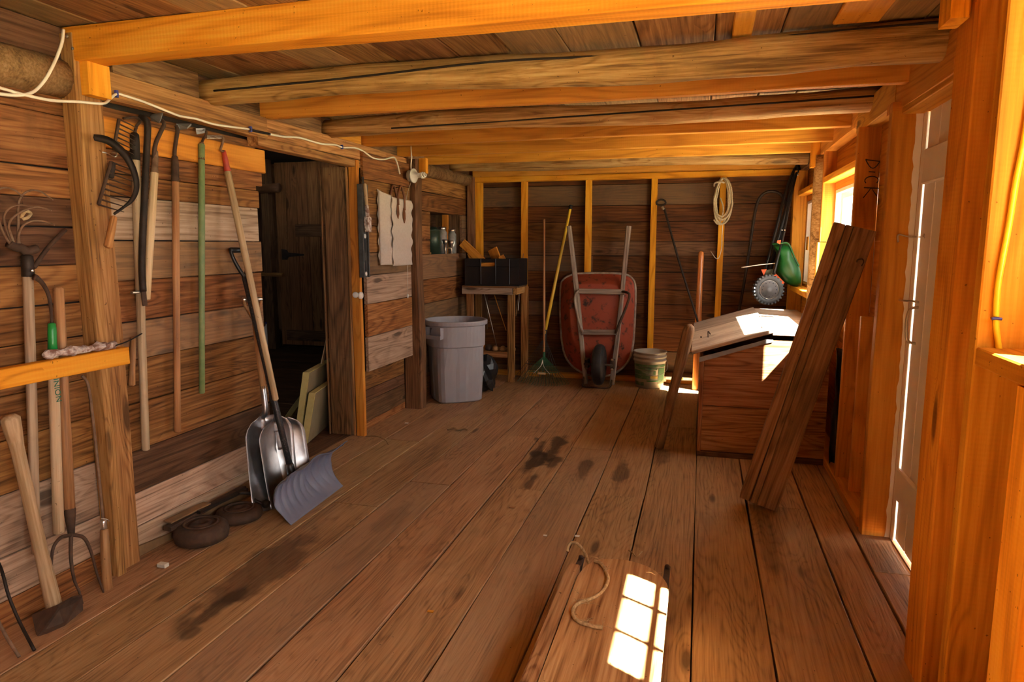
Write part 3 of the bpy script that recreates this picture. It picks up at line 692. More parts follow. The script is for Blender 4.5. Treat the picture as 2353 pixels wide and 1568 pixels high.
# left (sloping) lid of three boards, right (flat) lid of three boards
yb_ = [FY-.014, 5.02, 5.55, 6.22]
for j in range(3):
    a, b_ = yb_[j]+.003, yb_[j+1]-.002
    m = (a+b_)/2
    B('lid_board', GRAYW, bn, (-.035, m, .70), (.452, m, .853), b_-a, .026, (0, 1, 0), jit=.003, ch=.004)
    B('lid_board', GRAYW, bn, (.458, m, .842), (.80, m, .838), b_-a, .026, (0, 1, 0), jit=.003, ch=.004)
T('staple', RUST, ll, [P(1627, 775, 2, .76)+V((0, 0, 0)), P(1627, 765, 2, .78)+V((0, 0, .01)), P(1632, 768, 2, .78)], .004, 6)
for (a, b_) in ((.02, 5.0), (.40, 4.7), (.43, 5.3)): ROD('nail', RUST, bn, (a, b_, .715+a*.31+.02), (a, b_, .735+a*.31+.012), .006, n=6)

# ---------------------------------------------------------- leaning timbers
lt = thing('leaning_timber', 'thick dark grooved timber leaning right against the wall stud, left of the pair', 'timber', (.36, 3.95, 0))
lt2 = thing('leaning_timber', 'thick dark timber with small iron hook, right one of the leaning pair', 'timber', (.45, 3.9, 0))
ax = V((.815, 3.72, 1.436))-V((.435, 3.687, .0)); axn = ax.normalized()
sd_ = V((math.cos(.27), -.10, -math.sin(.27))); sd_ = (sd_-axn*sd_.dot(axn)).normalized(); nn = axn.cross(sd_)
b0 = P(1785, 1178, 2, 0)  # lowest corner
def leanboard(nm, mat, par, s0, s1, d0, d1, L0, L1, **k):
    c = b0-sd_*((s0+s1)/2)+V((0, 0, .003)); yv = nn if nn.y > 0 else -nn
    c = c+yv*((d0+d1)/2); lift = (s0+s1)/2*0
    return B(nm, mat, par, c+axn*L0, c+axn*L1, s1-s0, d1-d0, sd_, **k)
leanboard('timber', LEANW, lt2, .0, .105, 0, .11, .0, 1.51, jit=.001, ch=.004)
leanboard('timber_half', LEANW, lt, .1065, .140, 0, .10, .0, 1.51, jit=.0008, ch=.003)
leanboard('timber_half', LEANW, lt, .1425, .195, .010, .10, .0, 1.51, jit=.0008, ch=.003)
q = b0-sd_*.04+axn*1.35
T('iron_hook', RUST, lt2, [q, q+V((0, -.012, .01)), q+V((.02, -.014, .015)), q+V((.028, -.012, .0)), q+V((.02, -.012, -.02))], .003, 6)

# ---------------------------------------------------------- leaning round pole
lp = thing('wooden_pole', 'short thick grey wooden pole leaning on left edge of feed bin', 'pole', (-.22, 4.95, 0))
ROD('pole', LEANW, lp, (-.235, 4.70, .0), (-.052, 4.56, .885), .033, .036, 14, prof=[(0, .02), (.01, .032), (.3, .030), (.6, .034), (.8, .04), (.95, .038), (.985, .03), (1, .012)])

# ---------------------------------------------------------- trash can
tr = thing('trash_can', 'light grey plastic trash can without lid by left wall', 'trash can', (-2.125, 5.8, 0))
cx, cy = -2.125, 5.79
rot = .62
def sup(a, r, p):  # rounded square section
    c, s = math.cos(a), math.sin(a); d = (abs(c)**p+abs(s)**p)**(-1/p); return r*d
bm = bmesh.new(); prof = [(0, .195, 4.5), (.012, .205, 4.5), (.30, .222, 4.0), (.50, .236, 3.2), (.505, .252, 3), (.60, .258, 2.7), (.69, .262, 2.4), (.693, .283, 2.3), (.725, .287, 2.2), (.732, .283, 2.2), (.732, .262, 2.2), (.69, .255, 2.4), (.30, .215, 4), (.02, .195, 4.5)]
rings = []; n = 48
for (z, r, p) in prof:
    ring = []
    for k in range(n):
        a = 2*PI*k/n; rr = sup(a, r, p)
        if z < .5 and z > .005: rr += .006*(1 if math.cos(8*a) > .35 else 0)
        ring.append(bm.verts.new((rr*math.cos(a+rot), rr*math.sin(a+rot), z)))
    rings.append(ring)
for i in range(len(rings)-1):
    for k in range(n): bm.faces.new((rings[i][k], rings[i][(k+1) % n], rings[i+1][(k+1) % n], rings[i+1][k]))
bm.faces.new(rings[0]); bm.faces.new(rings[-1][::-1])
body = mesh_obj('body', bm, GREYP, tr, Matrix.Translation(V((cx, cy, 0))), smooth=False)
for p in body.data.polygons: p.use_smooth = False
bv = body.modifiers.new('bevel', 'BEVEL'); bv.width = .004; bv.segments = 2; bv.limit_method = 'ANGLE'; bv.angle_limit = .5
hd = V((-.34, -.94, 0)).normalized(); hs = V((hd.y*-1, hd.x, 0))
hc = V((cx, cy, .625))+hd*.262
for s in (-1, 1): prism('handle', GREYP, tr, [hc+hs*.075*s+V((0, 0, -.035)), hc+hs*.075*s+V((0, 0, .055)), hc+hs*.075*s+hd*.045+V((0, 0, .06)), hc+hs*.075*s+hd*.04+V((0, 0, -.035))], hs*.012*s)
prism('handle', GREYP, tr, [hc-hs*.086+V((0, 0, -.04)), hc-hs*.086+hd*.045+V((0, 0, -.045)), hc-hs*.086+hd*.048+V((0, 0, -.012)), hc-hs*.086+hd*.036+V((0, 0, -.012)), hc-hs*.086+hd*.03+V((0, 0, -.03))], hs*.172)
prism('recess_shade', plain('grey_bin_shade', (.13, .128, .145), .5), tr, [hc-hs*.07-hd*.008+V((0, 0, -.01)), hc-hs*.07+hd*.004+V((0, 0, .05)), hc+hs*.07+hd*.004+V((0, 0, .05)), hc+hs*.07-hd*.008+V((0, 0, -.01))], hd*.003)  # darker plate that paints in the shade behind the grip
bg_ = thing('bin_bag', 'crumpled black plastic bag on floor behind grey trash can', 'bag', (-1.97, 6.15, 0))
bm = bmesh.new(); bmesh.ops.create_icosphere(bm, subdivisions=3, radius=1)
for v in bm.verts:
    k = 1+.12*math.sin(v.co.x*7+v.co.z*5)+.1*math.sin(v.co.y*9+v.co.z*4)
    v.co = V((v.co.x*.13*k, v.co.y*.12*k, max(-.17, v.co.z*.19*k)))
mesh_obj('bag', bm, BLACKP, bg_, Matrix.Translation(V((-1.98, 6.15, .172))), smooth=False)

# ---------------------------------------------------------- stand with crate
st = thing('stand', 'tall rough wooden stand in left back corner under black crate', 'stand', (-2.07, 6.6, 0))
zt = .985
BX('top_rail', GRAYW, st, (-2.34, 6.58, zt-.085), (-1.81, 6.62, zt-.02), jit=.002); BX('top_rail', POSTW, st, (-1.80, 6.59, zt-.08), (-1.76, 6.98, zt-.015), jit=.002)
for k in range(3): BX('top_board', POSTD, st, (-2.34, 6.58+k*.135, zt-.018), (-1.76, 6.58+k*.135+.13, zt), jit=.001)
for (a, b_) in ((-2.31, 6.625), (-1.87, 6.625), (-1.80, 6.9), (-2.31, 6.9)): BX('leg', POSTW, st, (a, b_, 0), (a+.07, b_+.05, zt-.02), jit=.002)
BX('shelf', POSTW, st, (-2.24, 6.63, .28), (-1.87, 6.95, .31), jit=.001); BX('shelf_rail', POSTW, st, (-2.24, 6.60, .255), (-1.87, 6.624, .31), jit=.001)
BX('back_brace', WALLD, st, (-2.24, 6.93, .5), (-2.18, 6.96, .95))
cr = thing('crate', 'black plastic crate full of kindling on wooden stand', 'crate', (-2.03, 6.75, zt))
c0, c1 = V((-2.31, 6.59, zt)), V((-1.74, 6.93, zt+.275))
BX('bottom', BLACKP, cr, c0+V((.012, .012, 0)), (c1.x-.012, c1.y-.012, zt+.012), jit=0)
BX('side', BLACKP, cr, (c0.x, c0.y, zt), (c0.x+.012, c1.y, c1.z), jit=0); BX('side', BLACKP, cr, (c1.x-.012, c0.y, zt), (c1.x, c1.y, c1.z), jit=0); BX('side', BLACKP, cr, (c0.x+.012, c1.y-.012, zt), (c1.x-.012, c1.y, c1.z), jit=0)
BX('side', BLACKP, cr, (c0.x+.012, c0.y, zt), (c1.x-.012, c0.y+.012, zt+.195), jit=0); BX('side', BLACKP, cr, (c0.x+.012, c0.y, zt+.195), (-2.14, c0.y+.012, c1.z), jit=0); BX('side', BLACKP, cr, (-1.98, c0.y, zt+.195), (c1.x-.012, c0.y+.012, c1.z), jit=0)
BX('grip_bar', BLACKP, cr, (-2.14, c0.y, zt+.235), (-1.98, c0.y+.012, c1.z), jit=0)
for xx in (-2.14, -1.985, -1.84): BX('rib', BLACKP, cr, (xx-.006, c0.y-.008, zt+.002), (xx+.006, c0.y, c1.z-.004), jit=0)
BX('foot_rib', BLACKP, cr, (c0.x, c0.y-.008, zt+.0), (c1.x, c0.y, zt+.02), jit=0)
kd = [('long pale split board of kindling sticking up left out of black crate', (-2.0, 6.70, zt+.10), (-2.37, 6.69, zt+.435), .085, .03), ('orange kindling slat under the long board in black crate', (-2.08, 6.64, zt+.15), (-2.30, 6.66, zt+.36), .05, .018),
      ('short kindling stick lowest at left of black crate', (-2.20, 6.68, zt+.16), (-2.295, 6.67, zt+.325), .035, .025), ('short thick kindling block beside the lowest stick in black crate', (-2.14, 6.74, zt+.18), (-2.24, 6.73, zt+.305), .05, .04),
      ('wide red kindling board leaning behind the long one in black crate', (-1.98, 6.84, zt+.1), (-2.10, 6.87, zt+.37), .11, .02), ('small kindling offcut at the right of the pile in black crate', (-1.93, 6.80, zt+.2), (-1.985, 6.79, zt+.30), .06, .025),
      ('kindling block seen through the hand hole of black crate', (-2.17, 6.63, zt+.19), (-1.97, 6.63, zt+.235), .05, .04)]
for (lb, a, b_, w_, t_2) in kd:
    o = B('kindling', FRESHR, None, a, b_, w_, t_2, (0, 0, 1), jit=.001); tagit(o, lb, 'firewood', 'kindling in the black crate')
for i, (a, b_, r, m, lb) in enumerate([(P(1112, 672, 1, 6.7), P(1140, 785, 1, 6.7), .004, CHROME, 'thin pale rod leaning under the stand, left one'), (P(1136, 678, 1, 6.75), P(1163, 760, 1, 6.75), .004, FRESHR, 'thin orange rod hanging under the stand top, right one'),
        (P(1203, 583, 1, 6.95), P(1190, 725, 1, 6.8), .004, BROWNH, 'thin brown rod leaning at stud right of black crate'), (P(1200, 620, 1, 6.93), P(1195, 712, 1, 6.8), .003, STEELB, 'thin silver rod leaning at stud right of black crate')]):
    if i > 1: b_ = V((b_.x, 6.72, b_.z))
    if i == 0: b_ = V((b_.x, 6.75, .315))
    o = ROD('thin_rod', m, None, a, b_, r, n=6); tagit(o, lb, 'rod')
for i, (xx, yy, r, m, lb) in enumerate([(-2.20, 6.70, .028, BLUEP, 'blue round piece on lower shelf of stand'), (-2.1, 6.72, .04, RUST, 'dark rusty lump on lower shelf, middle of the row'), (-2.02, 6.69, .035, BROWNH, 'brown knob on lower shelf of stand'), (-1.94, 6.7, .035, BROWNH, 'wooden knob at the right end of lower shelf')]):
    o = LATHE('hardware_piece', m, None, (xx, yy, .311), (0, 0, 1), [(0, r*.7), (r*.4, r), (r*1.1, r*.8), (r*1.5, r*.3)], 12); tagit(o, lb, 'hardware', 'odds and ends on the stand shelf')

# ---------------------------------------------------------- leaf rakes
def leaf_rake(label, base, tophead, handle_top, hm, cap, n, half, hl, rr, tint, yoff=0):
    t = thing('leaf_rake', label, 'rake', (base[0], base[1], 0))
    base = V(base); hd_ = V(tophead); ht = V(handle_top)
    ROD('handle', hm, t, hd_, ht, rr, rr*.9, 10)
    if cap: ROD('end_cap', BLACKP, t, ht-(ht-hd_).normalized()*.03, ht+(ht-hd_).normalized()*.02, rr*1.12, n=10)
    ROD('ferrule', tint, t, hd_-V((0, 0, .09)), hd_+(ht-hd_).normalized()*.05, rr*1.1, n=10)
    for k in range(n):
        f = (k/(n-1)-.5)*2
        a = hd_+V((f*.012, 0, -.05)); e = V((base.x+f*half, base.y+.03-abs(f)*.01, base.z+.035*(f*f)+.02)); m1 = a.lerp(e, .55)
        T('tine', tint, t, [a, m1, e, e+V((f*.004, -.025, -.012)), e+V((f*.004, -.045, -.005))], .0022, 5, 3)
    m1 = .55
    T('cross_bar', tint, t, [V((hd_.x+(base.x-hd_.x)*.62-half*.6, base.y+.01, base.z+hl*.42)), V((hd_.x+(base.x-hd_.x)*.62, base.y+.02, base.z+hl*.40)), V((hd_.x+(base.x-hd_.x)*.62+half*.6, base.y+.01, base.z+hl*.42))], .004, 6)
    return t
r1 = leaf_rake('green wire leaf rake standing upright with thin brown handle', (-1.47, 6.50, 0), (-1.487, 6.62, .33), (-1.575, 6.98, 1.66), BROWNH, 0, 19, .25, .35, .012, GREEND)
T('wire_brace', STEELB, r1, [(-1.487, 6.56, .26), (-1.50, 6.53, .2), (-1.565, 6.50, .13)], .004, 6); T('wire_brace', STEELB, r1, [(-1.487, 6.56, .26), (-1.47, 6.53, .2), (-1.40, 6.50, .13)], .004, 6); BX('badge', PALEI, r1, (-1.515, 6.485, .125), (-1.44, 6.493, .145), jit=0)
leaf_rake('leaf rake with bright yellow handle and black end cap, leaning right', (-1.55, 6.60, 0), (-1.50, 6.70, .50), (-1.298, 6.97, 1.78), YELH, 1, 13, .24, .5, .016, BLACKP)

# ---------------------------------------------------------- wheelbarrow
wbw = thing('wheelbarrow', 'red enamel wheelbarrow stood on its nose against back wall', 'wheelbarrow', (-.96, 6.64, 0))
def hy(z): return 6.66+z*.10
def K(px, py, off=0):   # point on the barrow's handle plane, off = distance toward the wall
    z = .5
    for _ in range(4): p = P(px, py, 1, hy(z)+off); z = p.z
    return p
rim_px = [(1322, 629), (1375, 628), (1430, 630), (1452, 640), (1460, 665), (1458, 740), (1453, 800), (1440, 835), (1412, 858), (1377, 866), (1342, 858), (1312, 838), (1295, 805), (1288, 740), (1288, 665), (1296, 641)]
RO = .22
rim = spline([K(x, y, RO-.02) for x, y in rim_px]+[K(*rim_px[0], RO-.02)], 4)[:-1]
cen = sum(rim, V((0, 0, 0)))/len(rim); cen.z = .66
def shrink(p, s, d, dz=0): 
    q = cen+(p-cen)*s; return V((q.x, p.y-d if s == 1 else cen.y+(p.y-cen.y)*s-d, q.z+dz))
bm = bmesh.new(); R_ = []
for (s, d, dz) in ((1, 0, 0), (.97, .006, 0), (.84, .10, .02), (.68, .166, .05), (.655, .172, .055), (.64, .173, .055)):
    R_.append([bm.verts.new(shrink(p, s, d, dz)) for p in rim])
for i in range(len(R_)-1):
    m = len(rim)
    for k in range(m): bm.faces.new((R_[i][k], R_[i][(k+1) % m], R_[i+1][(k+1) % m], R_[i+1][k]))
bm.faces.new(R_[-1])
tray = mesh_obj('tray', bm, REDT, wbw, smooth=True)
so = tray.modifiers.new('solid', 'SOLIDIFY'); so.thickness = .004
T('rim', RIM, wbw, rim, .0125, 8, closed=True, raw=True)
for (pp) in ([(1308, 520), (1318, 600), (1330, 700), (1338, 800), (1347, 884)], [(1446, 520), (1438, 600), (1425, 720), (1412, 830), (1406, 884)]):
    q = [K(x, y) for x, y in pp]; q[-1].z = max(q[-1].z, .02)
    B('handle', WHEELH, wbw, q[0].lerp(q[-1], .0), q[-1], .045, .05, (1, 0, 0), jit=.004, seg=8, ch=.008)
q = K(1332, 669); q2 = K(1436, 671); B('cross_member', WHEELH, wbw, q+V((0, -.03, 0)), q2+V((0, -.03, 0)), .05, .025, (0, 0, 1))
q = K(1338, 763); q2 = K(1420, 763); B('cross_member', WHEELH, wbw, q+V((0, -.03, 0)), q2+V((0, -.03, 0)), .05, .025, (0, 0, 1))
for s, pp in ((0, [(1330, 668), (1327, 685), (1335, 740), (1341, 762)]), (1, [(1430, 670), (1449, 674), (1443, 700), (1422, 750), (1416, 764)])):
    q = [K(x, y)+V((0, o_, 0)) for (x, y), o_ in zip(pp, ((-.03, -.16, -.10, -.04) if s == 0 else (-.03, -.12, -.12, -.08, -.04)))]
    T('leg', RUST if s else RIM, wbw, q, .013, 6, 3)
wc = K(1378, 833); wcc = V((wc.x+.012, 6.555, .238))
bm = bmesh.new()
tyre = LATHE('tyre', BLACKT, wbw, wcc-V((.056, 0, 0)), (1, 0, 0), [(0, .11), (.002, .155), (.016, .182), (.03, .196), (.036, .193), (.042, .201), (.048, .197), (.053, .203), (.059, .199), (.064, .203), (.07, .197), (.076, .201), (.082, .193), (.086, .196), (.098, .182), (.110, .155), (.112, .11)], 36)
LATHE('hub', RIM, tyre, wcc-V((.05, 0, 0)), (1, 0, 0), [(0, .02), (.0, .04), (.01, .105), (.09, .105), (.1, .04), (.1, .02)], 20)
ROD('axle', RUST, wbw, wcc-V((.15, 0, 0)), wcc+V((.13, 0, 0)), .012, n=8)
for s in (-1, 1):
    a = wcc+V((.125*s, .02, 0)); AB = BX('axle_bracket', RUST, wbw, a+V((-.02, -.01, -.04)), a+V((.02, .07, .05)), jit=.001)
    for dz in (-.045, .05): LATHE('bolt', RUSTL, AB, a+V((0, -.01, dz)), (0, -1, 0), [(0, .014), (.01, .013), (.013, .006)], 8)
T('nose_guard', RUST, wbw, [K(1342, 862), V((-1.085, 6.60, .04)), V((-1.07, 6.56, .010)), V((-.94, 6.55, .010)), V((-.84, 6.57, .010)), V((-.81, 6.60, .03)), K(1407, 868)], .009, 6)
# stencilled marks on tray
pan = K(1378, 690, .045)
BB = V((0, -.004, 0))
for i, (dx, w_) in enumerate(((-.085, .012), (-.065, .01), (-.05, .014), (-.022, .016), (.0, .02), (.03, .006), (.045, .008), (.062, .01), (.078, .006))):
    p = P(1367+dx*220, 687, 1, pan.y-.01); BX('stencil_mark', PALEI, wbw, p+V((-w_/2, -.002, -.009 if i % 3 else -.004)), p+V((w_/2, .004, .009 if i % 2 else .005)), jit=0, ch=.0005)

# ---------------------------------------------------------- bucket
bu = thing('bucket', 'white plastic bucket with faded green label, dusty, right of wheelbarrow', 'bucket', (-.45, 6.83, 0))
bc = V((-.452, 6.80, 0))
LATHE('body', BUCKW, bu, bc, (0, 0, 1), [(0, .125), (.006, .135), (.26, .152), (.262, .160), (.28, .161), (.283, .152), (.30, .153), (.302, .163), (.318, .163), (.32, .154), (.345, .155), (.347, .164), (.358, .164), (.36, .156), (.355, .147), (.25, .142), (.02, .125), (.015, .02)], 40, cap=True)
def band(name, mat, par, c, r0, r1, z0, z1, a0, a1, n=12, th=.0015):
    bm = bmesh.new(); g = []
    for i in range(n+1):
        a = a0+(a1-a0)*i/n; col = []
        for (z, r) in ((z0, r0), (z1, r1)):
            for e in (0, th): col.append(bm.verts.new(((r+e)*math.cos(a), (r+e)*math.sin(a), z)))
        g.append(col)
    for i in range(n):
        a, b_ = g[i], g[i+1]
        for (p, q) in ((0, 1), (1, 3), (3, 2), (2, 0)): bm.faces.new((a[p], a[q], b_[q], b_[p]))
    bm.faces.new([g[0][k] for k in (0, 1, 3, 2)]); bm.faces.new([g[-1][k] for k in (0, 1, 3, 2)])
    return mesh_obj(name, bm, mat, par, Matrix.Translation(c))
def br(z): return .136+(z-.006)*.063
for (z0, z1, a0, a1, m) in ((.215, .24, -2.9, -.2, LABELG), (.19, .207, -2.3, -1.0, LABELG), (.05, .205, -.9, -.25, LABELG), (.14, .18, -2.8, -1.1, LABELG), (.095, .135, -2.9, -1.5, LABELG), (.105, .13, -1.45, -.95, LABELY), (.075, .083, -1.7, -.3, GREENB), (.03, .065, -2.8, -1.9, LABELG), (.2, .203, -2.9, -.3, GREENB)):
    band('label_print', m, bu, bc, br(z0)+.001, br(z1)+.001, z0, z1, a0, a1)
T('wire_handle', GALV, bu, [bc+V((.158, -.03, .29)), bc+V((.175, -.10, .2)), bc+V((.08, -.175, .14)), bc+V((-.05, -.17, .17)), bc+V((-.05, -.165, .18))], .0025, 6)

# ---------------------------------------------------------- things at the right of the back wall
lv = thing('spirit_level', 'silver aluminium level lying on sole plate behind leaning pole', 'level', (-.2, 6.93, 0))
BX('body', STEEL, lv, (-.30, 6.93, .05), (.05, 6.955, .085), jit=0); 
for xx in (-.30, -.29): LATHE('end_cap', PORC, lv, (xx-.02, 6.94, .03+.0), (0, 0, 1), [(0, .016), (.05, .016), (.055, .008)], 10)
BX('vial', YELLOW, lv, (-.17, 6.926, .058), (-.13, 6.93, .078), jit=0); LATHE('end_knob', STEELB, lv, (.05, 6.94, .067), (1, 0, 0), [(0, .02), (.015, .02), (.02, .01)], 10)
rg = thing('iron_ring_rod', 'long thin dark iron rod with ring end leaning on back wall', 'rod', (-.02, 6.7, 0))
T('shaft', IRON, rg, [PB(1526, 478, 6.99), PB(1560, 600, 6.86), PB(1598, 722, 6.75), PB(1620, 800, 6.68)], .010, 8)
cc = PB(1519, 466, 6.99); T('ring', IRON, rg, [cc+V((.045*math.cos(a), -.0, .03*math.sin(a))) for a in [i*PI/6 for i in range(12)]], .009, 6, closed=True, raw=True)
ROD('collar', STEELB, rg, PB(1521, 474, 6.985), PB(1526, 482, 6.98), .013, n=8)
sh = thing('varnished_handle', 'thick glossy red-brown wooden handle standing upright by back wall', 'handle', (.0, 6.8, 0))
ROD('shaft', VARNH, sh, (-.01, 6.75, .0), (-.002, 6.90, 1.335), .030, .024, 14, prof=[(0, .026), (.01, .03), (.5, .031), (.85, .026), (.96, .028), (.99, .026), (1, .014)])
# rope coil
rp = thing('rope_coil', 'coil of cream braided rope hanging at the top of back wall', 'rope', (.16, 6.95, 1.8))
r0 = PB(1659, 462, 6.94)
bm = bmesh.new()
for i in range(8):
    ph = random.uniform(-.2, .2); rx = .052+.028*(i/7)+random.uniform(-.006, .006); rz = .185+.035*(i % 3)/2+random.uniform(-.01, .012)
    o = V((random.uniform(-.006, .014), -.012*(i % 4), -.0))
    pts = []
    for k in range(24):
        a = 2*PI*k/24; zz = rz*math.cos(a); x_ = rx*math.sin(a)*(1.0 if zz < 0 else .85)
        pts.append(r0+o+V((x_+.012*math.sin(a+ph), .012*math.sin(2*a+i), zz-(rz-.2)+.01)))
    tube_into(bm, pts, .0085, 6, True)
    
for v in bm.verts: v.co -= r0
mesh_obj('coil', bm, ROPE, rp, Matrix.Translation(r0), smooth=True)
T('tie_wrap', ROPE, rp, [PB(1641, 428, 6.93), PB(1643, 421, 6.90), PB(1655, 418, 6.885), PB(1664, 420, 6.91)], .009, 6)
T('loose_end', ROPE, rp, [PB(1640, 505, 6.92), PB(1648, 515, 6.92), PB(1655, 510, 6.92), PB(1662, 480, 6.91), PB(1655, 455, 6.92)], .007, 6)
T('string', CHROME, rp, [PB(1661, 512, 6.95), PB(1659, 540, 6.955), PB(1658, 570, 6.95), PB(1652, 592, 6.94), PB(1645, 594, 6.93), PB(1638, 585, 6.92), PB(1633, 577, 6.9)], .0035, 6)
hp = thing('hoop_rod', 'black bent metal hoop rod leaning left of green spreader', 'rod', (.55, 6.85, 0))
T('hoop', IRON, hp, [PB(1697, 722, 6.9), PB(1715, 620, 6.93), PB(1733, 500, 6.96), PB(1742, 462, 6.97), PB(1757, 444, 6.97), PB(1778, 440, 6.97), PB(1797, 450, 6.97), PB(1806, 480, 6.96), PB(1790, 560, 6.93)], .013, 8)
# spreader
sp = thing('spreader', 'push spreader with green hopper and grey wheel hung in right back corner', 'spreader', (.65, 6.6, .9))
wc = PB(1765, 666, 6.50); wa_ = V((.25, -1, .05)).normalized()
WH = LATHE('wheel', TYREG, sp, wc-wa_*.03, wa_, [(0, .09), (.002, .115), (.01, .127), (.03, .133), (.05, .127), (.06, .115), (.062, .095), (.055, .088), (.05, .085), (.049, .02)], 36)
for k in range(26):
    a = 2*PI*k/26; f = frame(wa_, None, wc); u = V((f[0][1], f[1][1], f[2][1])); v_ = V((f[0][2], f[1][2], f[2][2])); d = u*math.cos(a)+v_*math.sin(a)
    B('tread_lug', TYREG, WH, wc+d*.126-wa_*.028, wc+d*.126+wa_*.028, .014, .018, d.cross(wa_), jit=0, ch=.002, seg=1)
LATHE('hub_cap', plain('grey_hub', (.14, .145, .16), .45), WH, wc+wa_*.022, wa_, [(0, .083), (.006, .08), (.004, .074), (.010, .072), (.012, .03), (.018, .028), (.018, .005)], 28)
LATHE('hub_ring', STEELB, WH, wc+wa_*.026, wa_, [(0, .084), (.003, .084), (.003, .0815), (0, .0815)], 28)
for k in range(12):
    a = 2*PI*k/12; d = u*math.cos(a)+v_*math.sin(a); LATHE('hub_hole', BLACKP, WH, wc+d*.063+wa_*.030, wa_, [(0, .005), (.003, .005)], 6, smooth=False)
hop = [PB(1775, 562, 6.72), PB(1812, 560, 6.72), PB(1818, 585, 6.72), PB(1836, 615, 6.72), PB(1838, 655, 6.72), PB(1808, 652, 6.72), PB(1785, 622, 6.72), PB(1788, 590, 6.72)]
hc_ = sum(hop, V((0, 0, 0)))/len(hop); bm = bmesh.new(); rr_ = []
for (s, d) in ((.55, -.13), (.85, -.11), (1, -.04), (1, .06), (.88, .11), (.6, .13)):
    sm = spline(hop+[hop[0]], 3)[:-1]; rr_.append([bm.verts.new(hc_+(p-hc_)*s+V((0, d, 0))-hc_) for p in sm])
for i in range(len(rr_)-1):
    m = len(rr_[0])
    for k in range(m): bm.faces.new((rr_[i][k], rr_[i][(k+1) % m], rr_[i+1][(k+1) % m], rr_[i+1][k]))
bm.faces.new(rr_[0]); bm.faces.new(rr_[-1][::-1])
mesh_obj('hopper', bm, SPRG, sp, Matrix.Translation(hc_), smooth=True)
T('hopper_lip', SPRG, sp, [PB(1775, 561, 6.60), PB(1795, 559, 6.57), PB(1812, 561, 6.60), PB(1825, 590, 6.60), PB(1836, 612, 6.60)], .008, 6)
for pp, r in (([(1749, 620), (1762, 619), (1755, 633)], .03), ([(1776, 634), (1784, 630), (1803, 650), (1795, 657)], .03), ([(1786, 553), (1795, 552), (1793, 562), (1785, 558)], .02)):
    prism('orange_bracket', ORANGE, sp, [PB(x, y, 6.55) for x, y in pp], (0, r, 0))
prism('gearbox', plain('olive_plastic', (.06, .065, .03), .5), sp, [PB(x, y, 6.57) for x, y in ((1760, 622), (1775, 618), (1784, 628), (1782, 642), (1765, 640), (1757, 632))], (0, .08, 0), bevel=.004)
T('control_rod', CHROME, sp, [PB(1704, 615, 6.5), PB(1745, 609, 6.55), PB(1785, 605, 6.6)], .006, 6)
T('handle_tube', BLACKP, sp, [PB(1778, 630, 6.52), PB(1800, 540, 6.66), PB(1815, 460, 6.78), PB(1832, 390, 6.88)], .012, 8)
T('handle_tube', BLACKP, sp, [PB(1756, 630, 6.66), PB(1780, 540, 6.76), PB(1806, 440, 6.85), PB(1826, 388, 6.9)], .013, 8)
T('handle_tube', BLACKP, sp, [PB(1765, 640, 6.85), PB(1785, 560, 6.9), PB(1810, 470, 6.93), PB(1824, 400, 6.94)], .018, 8)
T('handle_grip', BLACKP, sp, [PB(1824, 400, 6.92), PB(1828, 386, 6.91), PB(1834, 380, 6.88), PB(1834, 398, 6.87)], .014, 8)
for (x_, y_) in ((1797, 529), (1803, 529), (1833, 402)): LATHE('bolt', STEELB, sp, PB(x_, y_, 6.65 if x_ < 1820 else 6.86), (0, -1, 0), [(0, .008), (.008, .007), (.01, .003)], 8)

# black plastic sheet stuffed between bin and wall
t = thing('plastic_sheet', 'crumpled black plastic sheet standing between feed bin and wall studs', 'plastic sheet', (.85, 4.42, 0))
grid_obj('sheet', BLACKP, t, lambda u, v: V((.812+.1*u, 4.46+.03*math.sin(u*9+v*7)+.02*math.sin(v*19+u*3), .055+.72*v)), 12, 24, .004)
# ---------------------------------------------------------- sled in the foreground
sl = thing('sled', 'old wooden sled with sunlit deck and iron tipped runners, on foreground floor', 'sled', (-.26, 2.1, 0))
zt = .16
pts = []
xa, xb, yf = -.405, -.068, 2.50
outl = [(xa, .9), (xa, yf-.10), (xa+.02, yf+.0), (xa+.07, yf+.065), (xa+.16, yf+.085), (xa+.25, yf+.05), (xb-.035, yf-.01), (xb-.004, yf-.09), (xb, yf-.2), (xb, .9)]
prism('deck_board', SLEDW, sl, [(x, y, zt-.02) for x, y in outl[:2]]+[(p.x, p.y, zt-.02) for p in spline([(x, y, 0) for x, y in outl[1:9]], 3)][1:]+[(xb, .9, zt-.02)], (0, 0, .022), grain=(0, 1, 0))
for (x0, x1, m) in ((-.452, -.409, SLEDW), (-.10, -.072, SLEDW)):
    yy1 = yf-.06 if x0 < -.3 else yf-.1; zz = zt+.012 if x0 < -.3 else zt-.022
    prism('runner', m, sl, [(x0, .9, .014), (x0, 2.30, .014), (x0, yy1-.03, .06), (x0, yy1+.05, zz-.03), (x0, yy1+.04, zz), (x0, yy1-.06, zz+.001), (x0, .9, zz)], (x1-x0, 0, 0), bevel=.004, grain=(0, 1, 0))
    xm = (x0+x1)/2; ft = V((xm, 2.66 if x0 < -.3 else 2.72, .115 if x0 < -.3 else .09))
    B('runner_iron', RUST, sl, (xm, 2.28, .006), (xm, 1.0, .006), .02, .008, (1, 0, 0), jit=0)
    B('runner_iron', RUST, sl, (xm, 2.28, .008), (xm, ft.y-.01, ft.z), .024, .007, (1, 0, 0), jit=0)
    B('runner_iron', RUST, sl, (xm, ft.y, ft.z+.0), (xm, ft.y-.21, ft.z+.015), .024, .007, (1, 0, 0), jit=0)
    LATHE('bolt', RUST, sl, ft+V((0, -.03, .008)), (0, 0, 1), [(0, .010), (.012, .009), (.015, .004)], 8)
